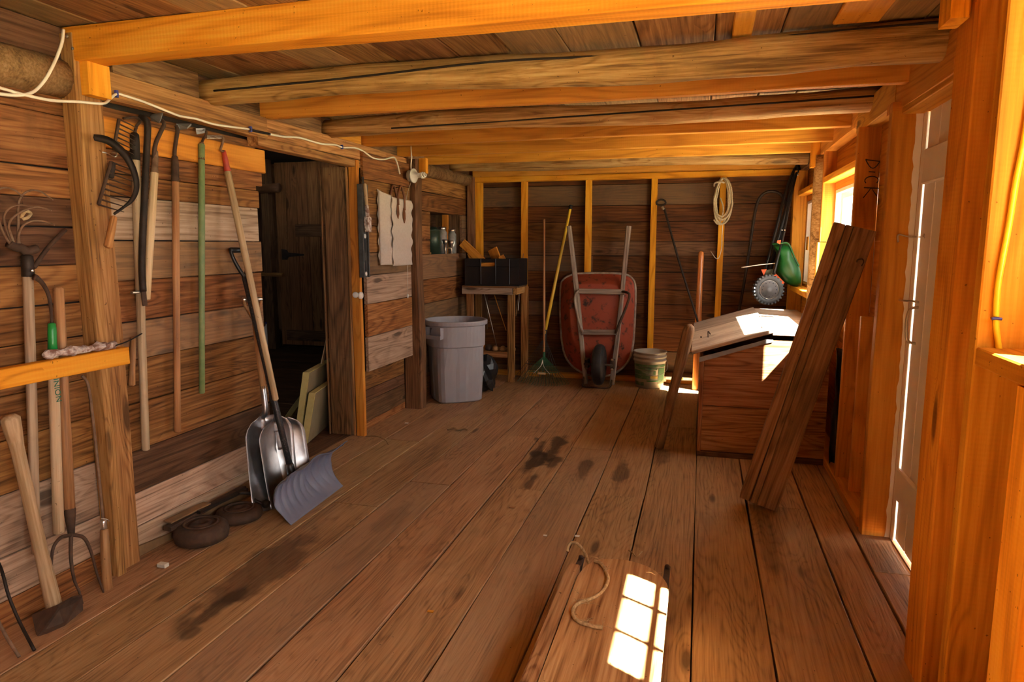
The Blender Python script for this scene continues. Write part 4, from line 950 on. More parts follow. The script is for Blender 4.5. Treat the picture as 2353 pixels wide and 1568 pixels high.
for y in (1.3, 2.2): BX('cross_bar', SLEDW, sl, (xa, y, .08), (xb-.034, y+.05, zt-.022))
pz = .01
def PZ(x, y, z=.17): return P(x, y, 2, z)
tw = thing('sled_rope', 'frayed jute twine lying curled on the sled deck', 'rope', (-.36, 2.35, .16))
T('cord', TWINE, tw, [PZ(1304, 1268, .13), PZ(1308, 1252, .15), PZ(1320, 1247, .16), PZ(1335, 1258, .14), PZ(1347, 1278, .10), PZ(1354, 1300, .06)], .006, 7)
T('cord', TWINE, tw, [PZ(1366, 1290, .168), PZ(1380, 1295), PZ(1393, 1315), PZ(1397, 1335), PZ(1385, 1358), PZ(1365, 1373), PZ(1335, 1384), PZ(1320, 1395), PZ(1316, 1412), PZ(1328, 1428), PZ(1350, 1436), PZ(1368, 1441), PZ(1385, 1443)], .0065, 7)
T('cord', TWINE, tw, [PZ(1475, 1268, .1), PZ(1463, 1280, .09), PZ(1455, 1272, .07), PZ(1445, 1265, .04)], .003, 6)
bm = bmesh.new()
for (x, y, n_) in ((1375, 1285, 9), (1325, 1382, 6), (1330, 1365, 4), (1345, 1430, 14), (1322, 1412, 6), (1395, 1310, 5), (1352, 1388, 7), (1506, 1322, 3), (1385, 1441, 5)):
    for k in range(n_):
        a = random.uniform(0, 6.28); L = random.uniform(.01, .035); p = PZ(x, y); q = p+V((math.cos(a)*L, math.sin(a)*L, random.uniform(0, .012)))
        tube_into(bm, [p, (p+q)/2+V((0, 0, .004)), q], .0008, 3)
mesh_obj('fray', bm, TWINE, tw)

# ---------------------------------------------------------- helpers for hanging tools
def hang_tool(name, label, cat, hpts, hm, r, group=None, neck=None, nm=RUST, nr=.006, base=None):
    a, b_ = hpts; t = thing(name, label, cat, base or b_, group)
    ROD('handle', hm, t, a, b_, r, r*.92, 12)
    if neck: T('neck', nm, t, neck, nr, 8, 4)
    return t
X0 = -2.385
# grey handled bow rake
t = hang_tool('garden_rake', 'bow rake with long grey handle hanging by the wooden post, head at the top', 'rake', (PL(311, 366, X0), PL(335, 1036, X0)), GREYH, .019)
ROD('ferrule', IRON, t, PL(309, 305, X0), PL(311, 370, X0), .018, .021)
T('neck', RUST, t, [PL(309, 308, X0), PL(314, 290, X0), PL(322, 278, X0), PL(310, 270, X0+.01), PL(284, 272, X0+.02)], .006, 6)
ha, hb = PL(274, 274, X0+.04), PL(262, 345, X0+.04)
B('rake_bar', RUST, t, ha, hb, .014, .012, (1, 0, 0), jit=.001)
for k in range(8):
    p = ha.lerp(hb, k/7); T('tine', RUST, t, [p, p+V((.005, .045, -.012)), p+V((-.005, .10, -.022))], lambda u: .004*(1-.6*u), 5, 2)
t = thing('rake_head', 'loose dark iron rake head hanging behind the sickle', 'rake', PL(255, 420, X0))
ha, hb = PL(255, 372, X0+.05), PL(226, 470, X0+.05)
B('rake_bar', RUST, t, ha, hb, .014, .012, (1, 0, 0), jit=.001)
for k in range(9):
    p = ha.lerp(hb, k/8); T('tine', RUST, t, [p, p+V((.0, .06, -.012)), p+V((-.005, .13, -.024))], lambda u: .0045*(1-.65*u), 5, 2)
ROD('socket', IRON, t, PL(258, 372, X0+.05), PL(254, 410, X0+.04), .013)
T('hook_wire', STEELB, t, [PL(258, 350, X0+.03), PL(268, 352, X0+.05), PL(266, 360, X0+.05), PL(258, 358, X0+.04), PL(245, 352, X0+.02), PL(225, 348, X0)], .003, 5)
# sickle
t = thing('sickle', 'curved dark sickle with short orange wooden handle hanging on the post', 'sickle', PL(255, 500, X0))
xx = X0+.09
pp = spline([PL(216, 316, xx), PL(245, 322, xx), (PL(268, 337, xx)), PL(290, 360, xx), PL(308, 395, xx), PL(314, 430, xx), PL(304, 458, xx), PL(282, 478, xx), PL(262, 492, xx)], 5)
bm = bmesh.new(); rr = []; m = len(pp)
for i, p in enumerate(pp):
    tg = (pp[min(i+1, m-1)]-pp[max(i-1, 0)]).normalized(); sdv = tg.cross(V((1, 0, 0))).normalized(); u = i/(m-1)
    wv = .006+.013*math.sin(PI*min(1, u*1.05+.12))**.8
    rr.append([bm.verts.new(p+sdv*wv+V((0, 0, 0))), bm.verts.new(p+V((.005, 0, 0))), bm.verts.new(p-sdv*wv), bm.verts.new(p-V((.004, 0, 0)))])
for i in range(m-1):
    for k in range(4): bm.faces.new((rr[i][k], rr[i][(k+1) % 4], rr[i+1][(k+1) % 4], rr[i+1][k]))
bm.faces.new(rr[0]); bm.faces.new(rr[-1][::-1]); c = pp[m//2].copy()
for v in bm.verts: v.co -= c
mesh_obj('blade', bm, IRON, t, Matrix.Translation(c), smooth=True)
ROD('handle', POSTW, t, PL(262, 497, xx), PL(248, 570, xx), .013, .017, 10)
# black bent iron bar
t = thing('iron_bar', 'long dark iron bar with bent top hanging between grey and pale handles', 'bar', PL(333, 700, X0))
T('bar', IRON, t, [PL(324, 270, X0-.01), PL(333, 274, X0+.02), PL(339, 288, X0+.03), PL(338, 330, X0+.03), PL(331, 470, X0+.03), PL(326, 600, X0+.03), PL(329, 670, X0+.03)], .014, 8)
B('flat_end', RUST, t, PL(328, 655, X0+.03), PL(333, 703, X0+.03), .024, .01, (0, 1, 0), jit=.001)
# clamp on grey handle
t = thing('hose_clamp', 'small shiny hose clamp round the grey rake handle', 'clamp', PL(316, 671, X0))
a = PL(318, 671, X0); T('band', STEELB, t, [a+V((.022*math.cos(k*PI/6), .022*math.sin(k*PI/6), 0)) for k in range(12)], .003, 5, closed=True, raw=True); BX('screw', CHROME, t, a+V((.01, -.055, -.005)), a+V((.024, -.012, .006)), jit=0)
# three hanging hoes
t = hang_tool('garden_hoe', 'hoe with split pale handle and flaking rusty neck, right of black iron bar', 'hoe', (PL(355, 395, X0+.0), PL(337, 690, X0)), PALEH, .017,
    neck=[PL(355, 400, X0), PL(354, 360, X0), PL(358, 330, X0+.01), PL(370, 302, X0+.02), PL(377, 286, X0+.02), PL(371, 276, X0), PL(364, 277, X0-.02)], nr=.009)
ROD('ferrule', RUSTL, t, PL(357, 345, X0), PL(355, 400, X0), .012, .016)
prism('blade', GALV, t, [PL(345, 268, X0+.0), PL(372, 264, X0+.06), PL(366, 283, X0+.06), PL(348, 278, X0)], (.0, .01, .012))
t = hang_tool('garden_hoe', 'hoe with long brown handle and rusty neck, in the middle of the tool wall', 'hoe', (PL(403, 412, X0), PL(408, 994, X0)), BROWNH, .0165,
    neck=[PL(402, 380, X0), PL(401, 350, X0), PL(405, 320, X0+.01), PL(408, 300, X0+.01), PL(405, 290, X0)], nr=.009)
ROD('ferrule', RUST, t, PL(402, 358, X0), PL(403, 420, X0), .014, .019)
prism('blade', GALV, t, [PL(405, 288, X0-.01), PL(440, 288, X0+.03), PL(430, 297, X0+.03), PL(412, 299, X0-.01)], (.0, .0, .008))
t = hang_tool('garden_hoe', 'hoe with worn green painted handle hanging on the tool wall', 'hoe', (PL(463, 330, X0), PL(464, 905, X0)), GREENP, .0155,
    neck=[PL(463, 345, X0), PL(465, 325, X0), PL(472, 312, X0+.01), PL(474, 303, X0+.01), PL(468, 300, X0), PL(456, 303, X0-.01)], nr=.006)
ROD('ferrule', RUSTL, t, PL(464, 327, X0), PL(463, 370, X0), .011, .0165)
prism('blade', GALV, t, [PL(450, 300, X0), PL(472, 299, X0+.03), PL(470, 306, X0+.03), PL(452, 309, X0)], (0, 0, .01))
t = hang_tool('garden_hoe', 'hoe with red ferrule and long pale handle slanting down to the shovels', 'hoe', (PL(522, 392, X0), PL(634, 921, -2.16)), PALEH, .0175,
    neck=[PL(516, 348, X0), PL(507, 345, X0+.01), PL(511, 330, X0+.01), PL(513, 318, X0+.01), PL(508, 313, X0)], nm=RUSTL, nr=.006)
ROD('ferrule', REDP, t, PL(514, 345, X0), PL(523, 396, X0), .010, .019)
grid_obj('blade', PAINTW, t, lambda u, v: PL(476+34*u, 311+6*v, X0+.02+.03*v), 6, 3, .004, False)
# short stick behind grey handle
o = ROD('short_stick', BROWNH, None, PL(306, 775, X0-.01), PL(303, 887, X0+.0), .009, .014); tagit(o, 'short brown stick hanging behind the grey rake handle, low down', 'stick')

# ---------------------------------------------------------- scoop shovels
def scoop(label, tip, grip, wv, W, L, mat, hm, dgrip, dish=.05):
    t = thing('scoop_shovel', label, 'shovel', tip); tip, grip = V(tip), V(grip)
    up = (grip-tip).normalized(); wv = V(wv); wv = (wv-up*wv.dot(up)).normalized(); nv = wv.cross(up)
    if nv.x < 0: nv = -nv
    def f(u, v):
        s = u*2-1; wid = W/2*(1 if v < .78 else math.sqrt(max(.0, 1-((v-.78)/.235)**2)))
        d = dish*(1-(abs(s)**2.2))*min(1, .25+v*1.1)
        edge = .0 if v > .1 else 0
        d2 = -.05*(v**2) + .015*math.cos(s*PI*2)*(v > .0)*.25
        return tip+up*(L*v+.012*abs(s)**3*(v < .05))+wv*(s*max(wid, .01))-nv*(d)+nv*(-d2*.6)
    grid_obj('blade', mat, t, f, 18, 16, .003)
    n0 = tip+up*(L*.86)-nv*(dish*.6)
    n1 = tip+up*(L*1.06)-nv*.005; n2 = tip+up*(L*1.32)
    T('socket', mat, t, [n0, tip+up*(L*.98)-nv*(dish*.9-.012), n1, n2], .0165, 10, 5)
    T('rib', mat, t, [n0-up*.1-nv*.001, n0+up*.01], .012, 8)
    if dgrip:
        yk = grip-up*.12
        ROD('handle', hm, t, n2-up*.02, yk, .0165, .016)
        for s in (-1, 1): T('yoke', hm, t, [yk-up*.01, yk+up*.03+wv*.018*s, yk+up*.09+wv*.045*s, grip+wv*.048*s], .009, 8)
        ROD('grip', STEELB, t, grip-wv*.058, grip+wv*.058, .013)
    else: ROD('handle', hm, t, n2-up*.02, grip, .0165, .016)
    return t
scoop('aluminium scoop shovel with brown D grip leaning on wall beside doorway', (-2.135, 3.035, .0), (-2.345, 3.20, 1.105), (.45, .89, 0), .27, .50, STEEL, BROWNH, True, .07)
scoop('aluminium scoop shovel standing in front of the other, its socket under the pale handle end', (-2.085, 3.115, .0), (-2.32, 3.21, 1.0), (.45, .89, 0), .27, .47, STEEL, BROWNH, False, .06)
# ---------------------------------------------------------- snow shovel
t = thing('snow_shovel', 'snow shovel with ribbed blue-grey plastic blade and black shaft, leaning by doorway', 'shovel', (-1.98, 3.12, 0))
A = V((-1.935, 2.855, .004)); Bv = V((-1.965, 3.43, .004)); nrm = V((-1, -.05, 0)).normalized()
prof = [(0, 0), (.04, .035), (.075, .08), (.092, .13), (.09, .175), (.065, .215), (.02, .245)]
sp_ = spline([V((a, 0, b_)) for a, b_ in prof], 4)
def sf(u, v):
    k = v*(len(sp_)-1); i = int(min(k, len(sp_)-2)); q = sp_[i].lerp(sp_[i+1], k-i)
    b_ = A.lerp(Bv, u); s = u*2-1
    rib = .017*max(0, math.sin((u+.16*(v-.5)*(1 if u > .5 else -1))*PI*18))**1.5*(math.sin(PI*min(1, max(0, (v-.12)*1.2))) if v > .12 else 0)
    b_ = b_+(Bv-A)*(u-.5)*(.16*v*v)
    return b_+nrm*(q.x+rib-.035*v*(s*s))+V((0, 0, q.z+(.012*math.sin(u*14)*(v > .95))))
grid_obj('blade', SNOWB, t, sf, 90, 22, .004)
top_ = P(548, 575, 0, -2.36); att = sf(.45, .62)+nrm*.045; su = (top_-att).normalized()
ROD('blade_socket', BLACKP, t, att-su*.015, att+su*.07, .026, .022, 10); ROD('shaft', SNOWR, t, att+su*.02, top_-su*.14, .0165, .0165, 12)
wv = V((.25, .97, 0)); yk = top_-su*.15
for s in (-1, 1): T('yoke', BLACKP, t, [yk, yk+su*.05+wv*.025*s, yk+su*.11+wv*.045*s, top_+wv*.048*s], .010, 8)
ROD('grip', BLACKP, t, top_-wv*.055, top_+wv*.055, .014)

# ---------------------------------------------------------- round iron discs on the floor and scrap on them
def disc(label, c, r, h):
    t = thing('iron_disc', label, 'weight', c)
    LATHE('body', RUST, t, c, (0, 0, 1), [(0, r*.8), (h*.12, r*.95), (h*.45, r), (h*.8, r*.95), (h*.98, r*.8), (h, r*.62), (h*.9, r*.60), (h*.92, r*.42), (h*1.02, r*.38), (h*1.05, r*.2), (h*.8, r*.17), (h*.8, r*.04)], 28)
    T('raised_ring', RUST, t, [V(c)+V((r*.6*math.cos(k*PI/12), r*.6*math.sin(k*PI/12), h)) for k in range(24)], .006, 6, closed=True, raw=True)
disc('round rusty iron disc on floor by the tool wall, nearest the camera', (-2.255, 2.60, 0), .125, .085)
disc('round rusty iron disc on floor by the tool wall, farther one nearer the shovels', (-2.245, 2.865, 0), .115, .06)
t = thing('scrap_bar', 'dark knobbly wooden bar lying across both iron discs at wall base', 'scrap', (-2.36, 2.7, .09))
B('bar', RUST, t, (-2.365, 2.50, .085), (-2.33, 3.02, .10), .045, .022, (1, 0, 0), jit=.008, seg=10); B('bar', IRON, t, (-2.32, 2.66, .105), (-2.29, 3.0, .10), .03, .016, (1, 0, 0), jit=.008, seg=8)
B('bar_flat', ROOT, t, (-2.37, 2.52, .105), (-2.34, 2.75, .115), .05, .008, (1, 0, 0), jit=.004)
t = thing('iron_crank', 'small black iron crank with knob on the farther iron disc', 'crank', (-2.2, 2.98, .07))
T('arm', IRON, t, [(-2.29, 2.93, .11), (-2.24, 2.96, .10), (-2.21, 2.95, .07), (-2.16, 2.97, .045)], .009, 7); LATHE('knob', IRON, t, (-2.165, 2.97, .03), (.3, 0, 1), [(0, .012), (.01, .022), (.03, .022), (.04, .01)], 10)

# ---------------------------------------------------------- rail with tools at far left
rl = thing('tool_rail', 'horizontal orange wooden rail nailed across the posts at left, tools behind it', 'rail', (-2.28, 1.5, .9))
BX('board', FRESH, rl, (-2.335, .8, .905), (-2.292, 2.295, .975), jit=.002, ch=.003)
o = thing('crusted_stick', 'stick crusted in white paint and plastic lying on the rail', 'stick', (-2.31, 2.0, .99))
bm = bmesh.new(); n = 22; m = 10; a0, a1 = V((-2.315, 1.93, .997)), V((-2.315, 2.26, .992)); R2 = []
for i in range(n+1):
    u = i/n; c = a0.lerp(a1, u); r = .015*(1+.35*math.sin(u*23)*math.sin(u*7))*(1 if .04 < u < .97 else .5)
    R2.append([bm.verts.new(c+V((math.cos(2*PI*k/m), 0, math.sin(2*PI*k/m)))*r*(1+.25*random.uniform(-1, 1))-a0) for k in range(m)])
for i in range(n):
    for k in range(m): bm.faces.new((R2[i][k], R2[i][(k+1) % m], R2[i+1][(k+1) % m], R2[i+1][k]))
bm.faces.new(R2[0]); bm.faces.new(R2[-1][::-1]); mesh_obj('stick', bm, PAINTW, o, Matrix.Translation(a0))
T('wire', IRON, o, [(-2.30, 2.24, .99), (-2.32, 2.32, .995), (-2.34, 2.42, 1.015)], .003, 5)
Xa = -2.37
# curved tine fork
t = hang_tool('curved_fork', 'fork with long curved wire tines and pale handle standing behind rail, far left', 'fork', (PL(64, 632, Xa), PL(84, 1275, Xa)), GREYH, .0175)
ROD('ferrule', IRON, t, PL(62, 585, Xa), PL(65, 640, Xa), .019, .021)
LATHE('bolt', STEELB, t, PL(73, 622, Xa+.02), (1, -.3, 0), [(0, .006), (.006, .006), (.008, .003)], 8)
T('tine_hub', RUST, t, [PL(20, 560, Xa), PL(35, 568, Xa), PL(48, 570, Xa), PL(60, 578, Xa), PL(70, 575, Xa), PL(84, 572, Xa)], .016, 8)
for pp in ([(24, 562), (10, 540), (-5, 500), (-12, 450), (0, 434), (18, 432), (38, 440), (54, 455)], [(40, 562), (42, 520), (42, 470), (52, 448), (70, 438), (92, 440), (108, 450), (122, 460)],
           [(28, 562), (16, 530), (9, 505), (12, 490), (26, 476), (45, 471), (62, 473), (76, 476)], [(44, 560), (43, 540), (52, 520), (70, 509), (95, 508), (112, 512), (126, 518)], [(34, 565), (25, 540), (20, 520), (30, 500), (60, 482), (85, 476), (105, 480), (118, 484)]):
    T('tine', RUSTL, t, [PL(x, y, Xa+.02*i) for i, (x, y) in enumerate(pp)], lambda u: .0048*(1-.5*u), 6, 4)
T('brace', RUST, t, [PL(78, 615, Xa+.01), PL(110, 570, Xa+.0), PL(150, 528, Xa-.01)], .008, 6); T('wire_scrap', TWINE, t, [PL(48, 500, Xa+.03), PL(58, 486, Xa+.05), PL(70, 490, Xa+.04), PL(64, 500, Xa+.05), PL(52, 504, Xa+.04)], .006, 6)
# green sleeved weeder
t = thing('weeder', 'long handled weeder with bright green sleeve and curved iron neck behind rail', 'weeder', PL(132, 1225, Xa))
ROD('handle', PALEH, t, PL(121, 800, Xa+.02), PL(135, 1228, Xa+.02), .0175, .020, 12)
ROD('sleeve', GREENB, t, PL(119, 742, Xa+.02), PL(121, 806, Xa+.02), .0135, .0165, 14)
T('neck', RUST, t, [PL(119, 745, Xa+.02), PL(117, 712, Xa+.02), PL(112, 680, Xa+.02), PL(100, 655, Xa+.03), PL(86, 640, Xa+.04), PL(78, 637, Xa+.04)], lambda u: .0055+.007*u*u, 8, 5)
# the word on that handle runs down it
m = frame((.03, .03, -1), (0, 1, .03), PL(131, 893, Xa+.041)); 
text_obj('handle_lettering', 'UNION', GREENI, t, .032, Matrix(((0, 0, 1, PL(131, 888, 0).x*0+Xa+.0405), (0, 1*0+1, 0, PL(129, 888, Xa+.04).y), (1*0, 0, 1, PL(131, 888, Xa+.04).z), (0, 0, 0, 1))) if False else m @ Matrix.Identity(4))
# digging fork
t = thing('digging_fork', 'three tined digging fork standing tines down, brown handle behind rail', 'fork', PL(165, 1330, Xa+.05))
ROD('handle', BROWNH, t, PL(134, 660, Xa), PL(160, 1175, Xa+.03), .0185, .0205, 12)
ROD('ferrule', RUST, t, PL(160, 1165, Xa+.03), PL(164, 1232, Xa+.04), .021, .012)
for pp in ([(164, 1230), (140, 1236), (122, 1260), (118, 1300), (118, 1335)], [(164, 1225), (163, 1280), (170, 1330), (182, 1360), (190, 1388)], [(164, 1230), (192, 1236), (208, 1265), (222, 1315), (238, 1362)]):
    T('tine', RUST, t, [PL(x, y, Xa+.05+.012*i) for i, (x, y) in enumerate(pp)], lambda u: .008*(1-.55*u), 7, 5)
# rusty twisted rod with wooden end
t = thing('twisted_rod_tool', 'flaking twisted metal rod with thick wooden grip at the floor, beside the post', 'tool', PL(245, 1355, Xa+.06))
T('rod', RUSTL, t, [PL(188, 864, Xa+.02), PL(200, 878, Xa+.03), PL(207, 910, Xa+.04), PL(216, 985, Xa+.05), PL(226, 1080, Xa+.05), PL(234, 1165, Xa+.06), PL(238, 1205, Xa+.06)], .0055, 6)
ROD('collar', STEELB, t, PL(237, 1194, Xa+.06), PL(239, 1217, Xa+.06), .012, .013); ROD('grip', BROWNH, t, PL(239, 1215, Xa+.06), PL(247, 1357, Xa+.07), .0155, .021)
T('wire_tie', CHROME, t, [PL(232, 1192, Xa+.07), PL(245, 1194, Xa+.08), PL(251, 1198, Xa+.08)], .0025, 5)
# grub hoe
t = thing('grub_hoe', 'pale handled grub hoe with wide rusty blade standing on floor, front left', 'hoe', P(130, 1440, 2, 0))
hb_ = P(128, 1425, 2, 0)+V((0, 0, .04)); ht_ = PL(22, 955, -2.27)
ROD('handle', PALEH, t, hb_, ht_, .026, .026, 14, prof=[(0, .028), (.08, .027), (.3, .023), (.6, .021), (.85, .022), (.93, .028), (.985, .030), (1, .018)])
bl = [P(74, 1418, 2, .04), P(86, 1466, 2, .0), P(110, 1458, 2, .0), P(150, 1440, 2, .0), P(192, 1405, 2, .0), P(190, 1370, 2, .045), P(168, 1376, 2, .07), P(135, 1396, 2, .075)]
prism('blade', RUST, t, [V((p.x, p.y, max(p.z, .002))) for p in bl], (-.012, .006, .004), bevel=.002)
# fork at the frame's edge
t = thing('bent_fork', 'fork with thin bent dark tines on floor at the left picture edge', 'fork', P(20, 1480, 2, 0))
for pp in ([(-40, 1250, .30), (-10, 1285, .26), (4, 1312, .24), (20, 1370, .16), (45, 1430, .07), (79, 1495, .004)], [(-40, 1330, .22), (-15, 1400, .14), (8, 1452, .07), (44, 1510, .004)]):
    T('tine', IRON if pp[0][1] == 1250 else RUSTL, t, [P(x, y, 2, z) for x, y, z in pp], .006, 6, 4)
ROD('handle', GREYH, t, P(-40, 1290, 2, .27), P(-140, 900, 0, -2.3), .018)

# ---------------------------------------------------------- cables and lamp
Xc = -2.345
t = thing('cable', 'white electric cable stapled along the left top beam to the lamp', 'cable', PL(268, 215, Xc))
seq = [PL(-60, 186, -2.31), PL(0, 202, -2.31), PL(60, 219, -2.30), PL(120, 231, -2.29), PL(180, 234, -2.285), PL(236, 238, -2.285), PL(252, 228, -2.32), PL(268, 216, Xc), PL(290, 221, Xc), PL(330, 234, Xc), PL(385, 256, Xc), PL(415, 267, Xc), PL(450, 273, Xc), PL(485, 284, Xc), PL(520, 290, Xc), PL(573, 297, Xc)]
T('cable', WHITEC, t, seq, .0055, 8)
T('cable', WHITEC, t, [PL(618, 308, Xc), PL(650, 314, Xc), PL(690, 317, Xc), PL(735, 330, Xc), PL(770, 333, Xc), PL(787, 339, Xc), PL(815, 340, Xc), PL(835, 348, Xc+.01), PL(855, 362, Xc+.02), PL(870, 366, Xc+.02), PL(885, 366, Xc+.02), PL(900, 362, Xc+.02), PL(908, 364, Xc+.03), PL(914, 380, Xc+.05), PL(919, 400, -2.27)], .006, 8)
T('splice', BLACKP, t, [PL(572, 297, Xc), PL(590, 302, Xc), PL(620, 308, Xc)], .007, 8)
for (x, y) in ((268, 216), (576, 297), (786, 338), (884, 366)): BX('staple', BLUEP, t, PL(x, y, Xc)+V((-.01, -.006, -.014)), PL(x, y, Xc)+V((.008, .006, .014)), jit=0)
t = thing('cable_loop', 'white cable loop dropping from ceiling at top left corner', 'cable', PL(60, 218, -2.3))
T('cable', WHITEC, t, [PL(146, 68, -2.33), PL(143, 95, -2.32), PL(133, 125, -2.32), PL(118, 158, -2.31), PL(100, 188, -2.31), PL(75, 212, -2.305), PL(40, 219, -2.30), PL(0, 216, -2.30), PL(-60, 210, -2.3)], .0058, 8)
t = thing('lamp', 'round porcelain lamp holder with spiral bulb on the log post', 'lamp', (-2.28, 5.215, 1.95))
lc = V((-2.285, 5.215, 1.948)); la = V((1, -.18, 0)).normalized()
LATHE('junction_box', LAMPG, t, lc-la*.01, la, [(0, .045), (.035, .045), (.036, .02)], 20)
LATHE('lamp_holder', PORC, t, lc+la*.027, la, [(0, .055), (.008, .058), (.014, .052), (.02, .03), (.045, .022), (.05, .018)], 24)
BBs = LATHE('bulb_base', BULB, t, lc+la*.07, la, [(0, .014), (.01, .02), (.03, .02), (.035, .014)], 16)
sp2 = []; fx = frame(la, None, lc+la*.104)
for i in range(60):
    u = i/59; a = u*PI*6; r = .016*math.sin(PI*min(1, .25+u*.72))+.006; sp2.append(fx @ V((.045*u, r*math.cos(a), r*math.sin(a))))
T('spiral_tube', BULB, BBs, sp2, .0055, 7, raw=True)
T('feed_cable', WHITEC, t, [lc+la*.01+V((0, .0, .045)), lc+V((.012, -.01, .08)), lc+V((.02, -.012, .14)), lc+V((.018, -.01, .22)), lc+V((.018, 0, .27))], .006, 8)
t = thing('pull_cord', 'thin pull cord with end bead hanging from the lamp past the canvas bag', 'cord', lc+V((0, 0, -.6)))
T('cord', CHROME, t, [lc+V((.02, -.03, -.05)), P(933, 465, 0, -2.29), P(936, 560, 0, -2.285), P(937, 680, 0, -2.285)], .0018, 5); LATHE('bead', PORC, t, P(937, 676, 0, -2.285), (0, 0, -1), [(0, .004), (.008, .007), (.03, .006), (.034, .003)], 8)

# ---------------------------------------------------------- canvas carrier
t = thing('canvas_carrier', 'folded cream canvas log carrier with brown leather handles hanging on wall', 'bag', PL(905, 530, -2.29))
def edge(v, k): return .010*math.sin(v*34+k)
ya, yb2, z0_, z1_ = 4.795, 5.165, 1.238, 1.755
grid_obj('front_flap', CANVAS, t, lambda u, v: V((-2.262+.006*math.sin(u*5+v*3)+.004*math.sin(v*22), ya+(yb2-ya)*u+edge(v, 0)*(1-u)**5+edge(v, 2)*u**5, z0_+(z1_-.01*u-z0_)*v)), 24, 40, .004)
grid_obj('back_flap', CANVAS, t, lambda u, v: V((-2.315+.03*u*(1-v)*.5, ya-.11+(yb2-ya)*.6*u+(edge(v, 1) if u < .1 else 0), z0_+.02*(1-u)+(z1_-z0_+.03*(1-u))*v)), 12, 40, .004)
grid_obj('side_fold', CANVAS, t, lambda u, v: V((-2.312+.048*u, ya-.105+.115*u*(1 if v > .15 else .9)-.05*(u*(1-u)), z0_+.01+(z1_-z0_)*v+.03*(1-u)*(v))), 6, 40, .003)
for (o_, xx) in ((0, -2.252), (-.035, -2.30)):
    ha = V((xx, 4.905+o_, 1.70)); hb = V((xx, 5.02+o_, 1.665))
    T('handle', LEATHER, t, [ha, ha+V((0, .0, .07)), ha+V((0, .02, .12)), (ha+hb)/2+V((0, .0, .165)), hb+V((0, -.015, .13)), hb+V((0, 0, .08)), hb], .009, 8)
for c in (V((-2.254, 4.905, 1.67)), V((-2.254, 5.02, 1.64))):
    prism('handle_patch', LEATHER, t, [c+V((0, y, z)) for y, z in ((0, -.075), (.02, -.04), (.018, 0), (.01, .04), (-.01, .04), (-.018, 0), (-.02, -.04))], (-.006, 0, 0))
o = ROD('nail', RUST, None, (-2.33, 4.965, 1.832), (-2.27, 4.965, 1.84), .005, n=6); tagit(o, 'nail in the wall under the leather handles', 'nail')
# ---------------------------------------------------------- level and crusted brush
t = thing('wall_level', 'long dark metal spirit level hanging vertically beside the door trim', 'level', PL(832, 640, -2.3))
la_, lb_ = PL(834, 424, -2.30), PL(836, 638, -2.30)
yl0, yl1 = la_.y-.045, la_.y+.045
zz0, zz1 = lb_.z, la_.z
BX('flange', LEVELM, t, (-2.325, yl0, zz0), (-2.285, yl0+.012, zz1), jit=0); BX('flange', LEVELM, t, (-2.325, yl1-.012, zz0), (-2.285, yl1, zz1), jit=0)
BX('web', LEVELM, t, (-2.315, yl0+.012, zz0), (-2.30, yl1-.012, zz1), jit=0)
for k in range(5):
    z = zz0+.03+k*.145; BX('frame_slot', BLACKP, t, (-2.3, yl0+.03, z), (-2.2985, yl1-.03, z+.09), jit=0, ch=.0004)
for z in (zz0+.015, zz0+.28): LATHE('vial', PORC, t, (-2.298, (yl0+yl1)/2, z+.01), (1, 0, 0), [(0, .016), (.004, .016), (.005, .01)], 12)
t = thing('crusted_brush', 'paint crusted brush with pale handle hanging beside the long level', 'brush', PL(848, 530, -2.27))
ROD('handle', PALEH, t, PL(838, 422, -2.26), PL(843, 480, -2.255), .012, .012)
ROD('neck', PAINTW, t, PL(842, 470, -2.255), PL(846, 506, -2.25), .012, .018)
bm = bmesh.new(); bmesh.ops.create_cube(bm, size=1); bmesh.ops.subdivide_edges(bm, edges=bm.edges[:], cuts=3, use_grid_fill=True)
for v in bm.verts: v.co = V((v.co.x*.03, v.co.y*.05, v.co.z*.10))+V([random.uniform(-.004, .004) for _ in range(3)])
mesh_obj('bristles', bm, PAINTW, t, Matrix.Translation(PL(846, 516, -2.25)))
# porcelain knob
t = thing('porcelain_insulator', 'white oval porcelain insulator on the edge of the door trim', 'insulator', PL(821, 679, -2.32))
LATHE('body', PORC, t, PL(823, 679, -2.335), (1, -.2, 0), [(0, .012), (.012, .014), (.016, .024), (.028, .026), (.036, .016), (.038, .004)], 16); LATHE('back_plate', PORC, t, PL(817, 678, -2.34), (.3, -1, 0), [(0, .022), (.006, .02), (.008, .008)], 14)
# ---------------------------------------------------------- jars in the niche
def jar(c, r, h, mat, lidm, label):
    t = thing('jar', label, 'jar', c)
    LATHE('glass', mat, t, c, (0, 0, 1), [(0, r*.85), (.008, r), (h*.78, r), (h*.86, r*.72), (h*.9, r*.7)], 20); LATHE('lid', lidm, t, V(c)+V((0, 0, h*.9)), (0, 0, 1), [(0, r*.8), (.005, r*.84), (.02, r*.84), (.024, r*.75)], 20)
nz = 1.306
jar((-2.50, 6.46, nz), .05, .27, JARG, STEELB, 'cloudy glass jar in wall niche, taller of the two, beside the green can')
jar((-2.47, 6.66, nz), .045, .25, JARG, CHROME, 'cloudy glass jar in wall niche, right one under the slanted board')
t = thing('lantern', 'dark green can shaped lantern at the left of wall niche', 'lantern', (-2.52, 6.22, nz))
LATHE('body', CANG, t, (-2.52, 6.24, nz), (0, 0, 1), [(0, .08), (.22, .08), (.24, .06), (.26, .05), (.262, .02)], 24); LATHE('rim', CANG, t, (-2.52, 6.24, nz+.225), (0, 0, 1), [(0, .082), (.01, .084), (.012, .08)], 24)
t = thing('burner', 'small tarnished metal burner in front of the jars in wall niche', 'burner', (-2.455, 6.55, nz))
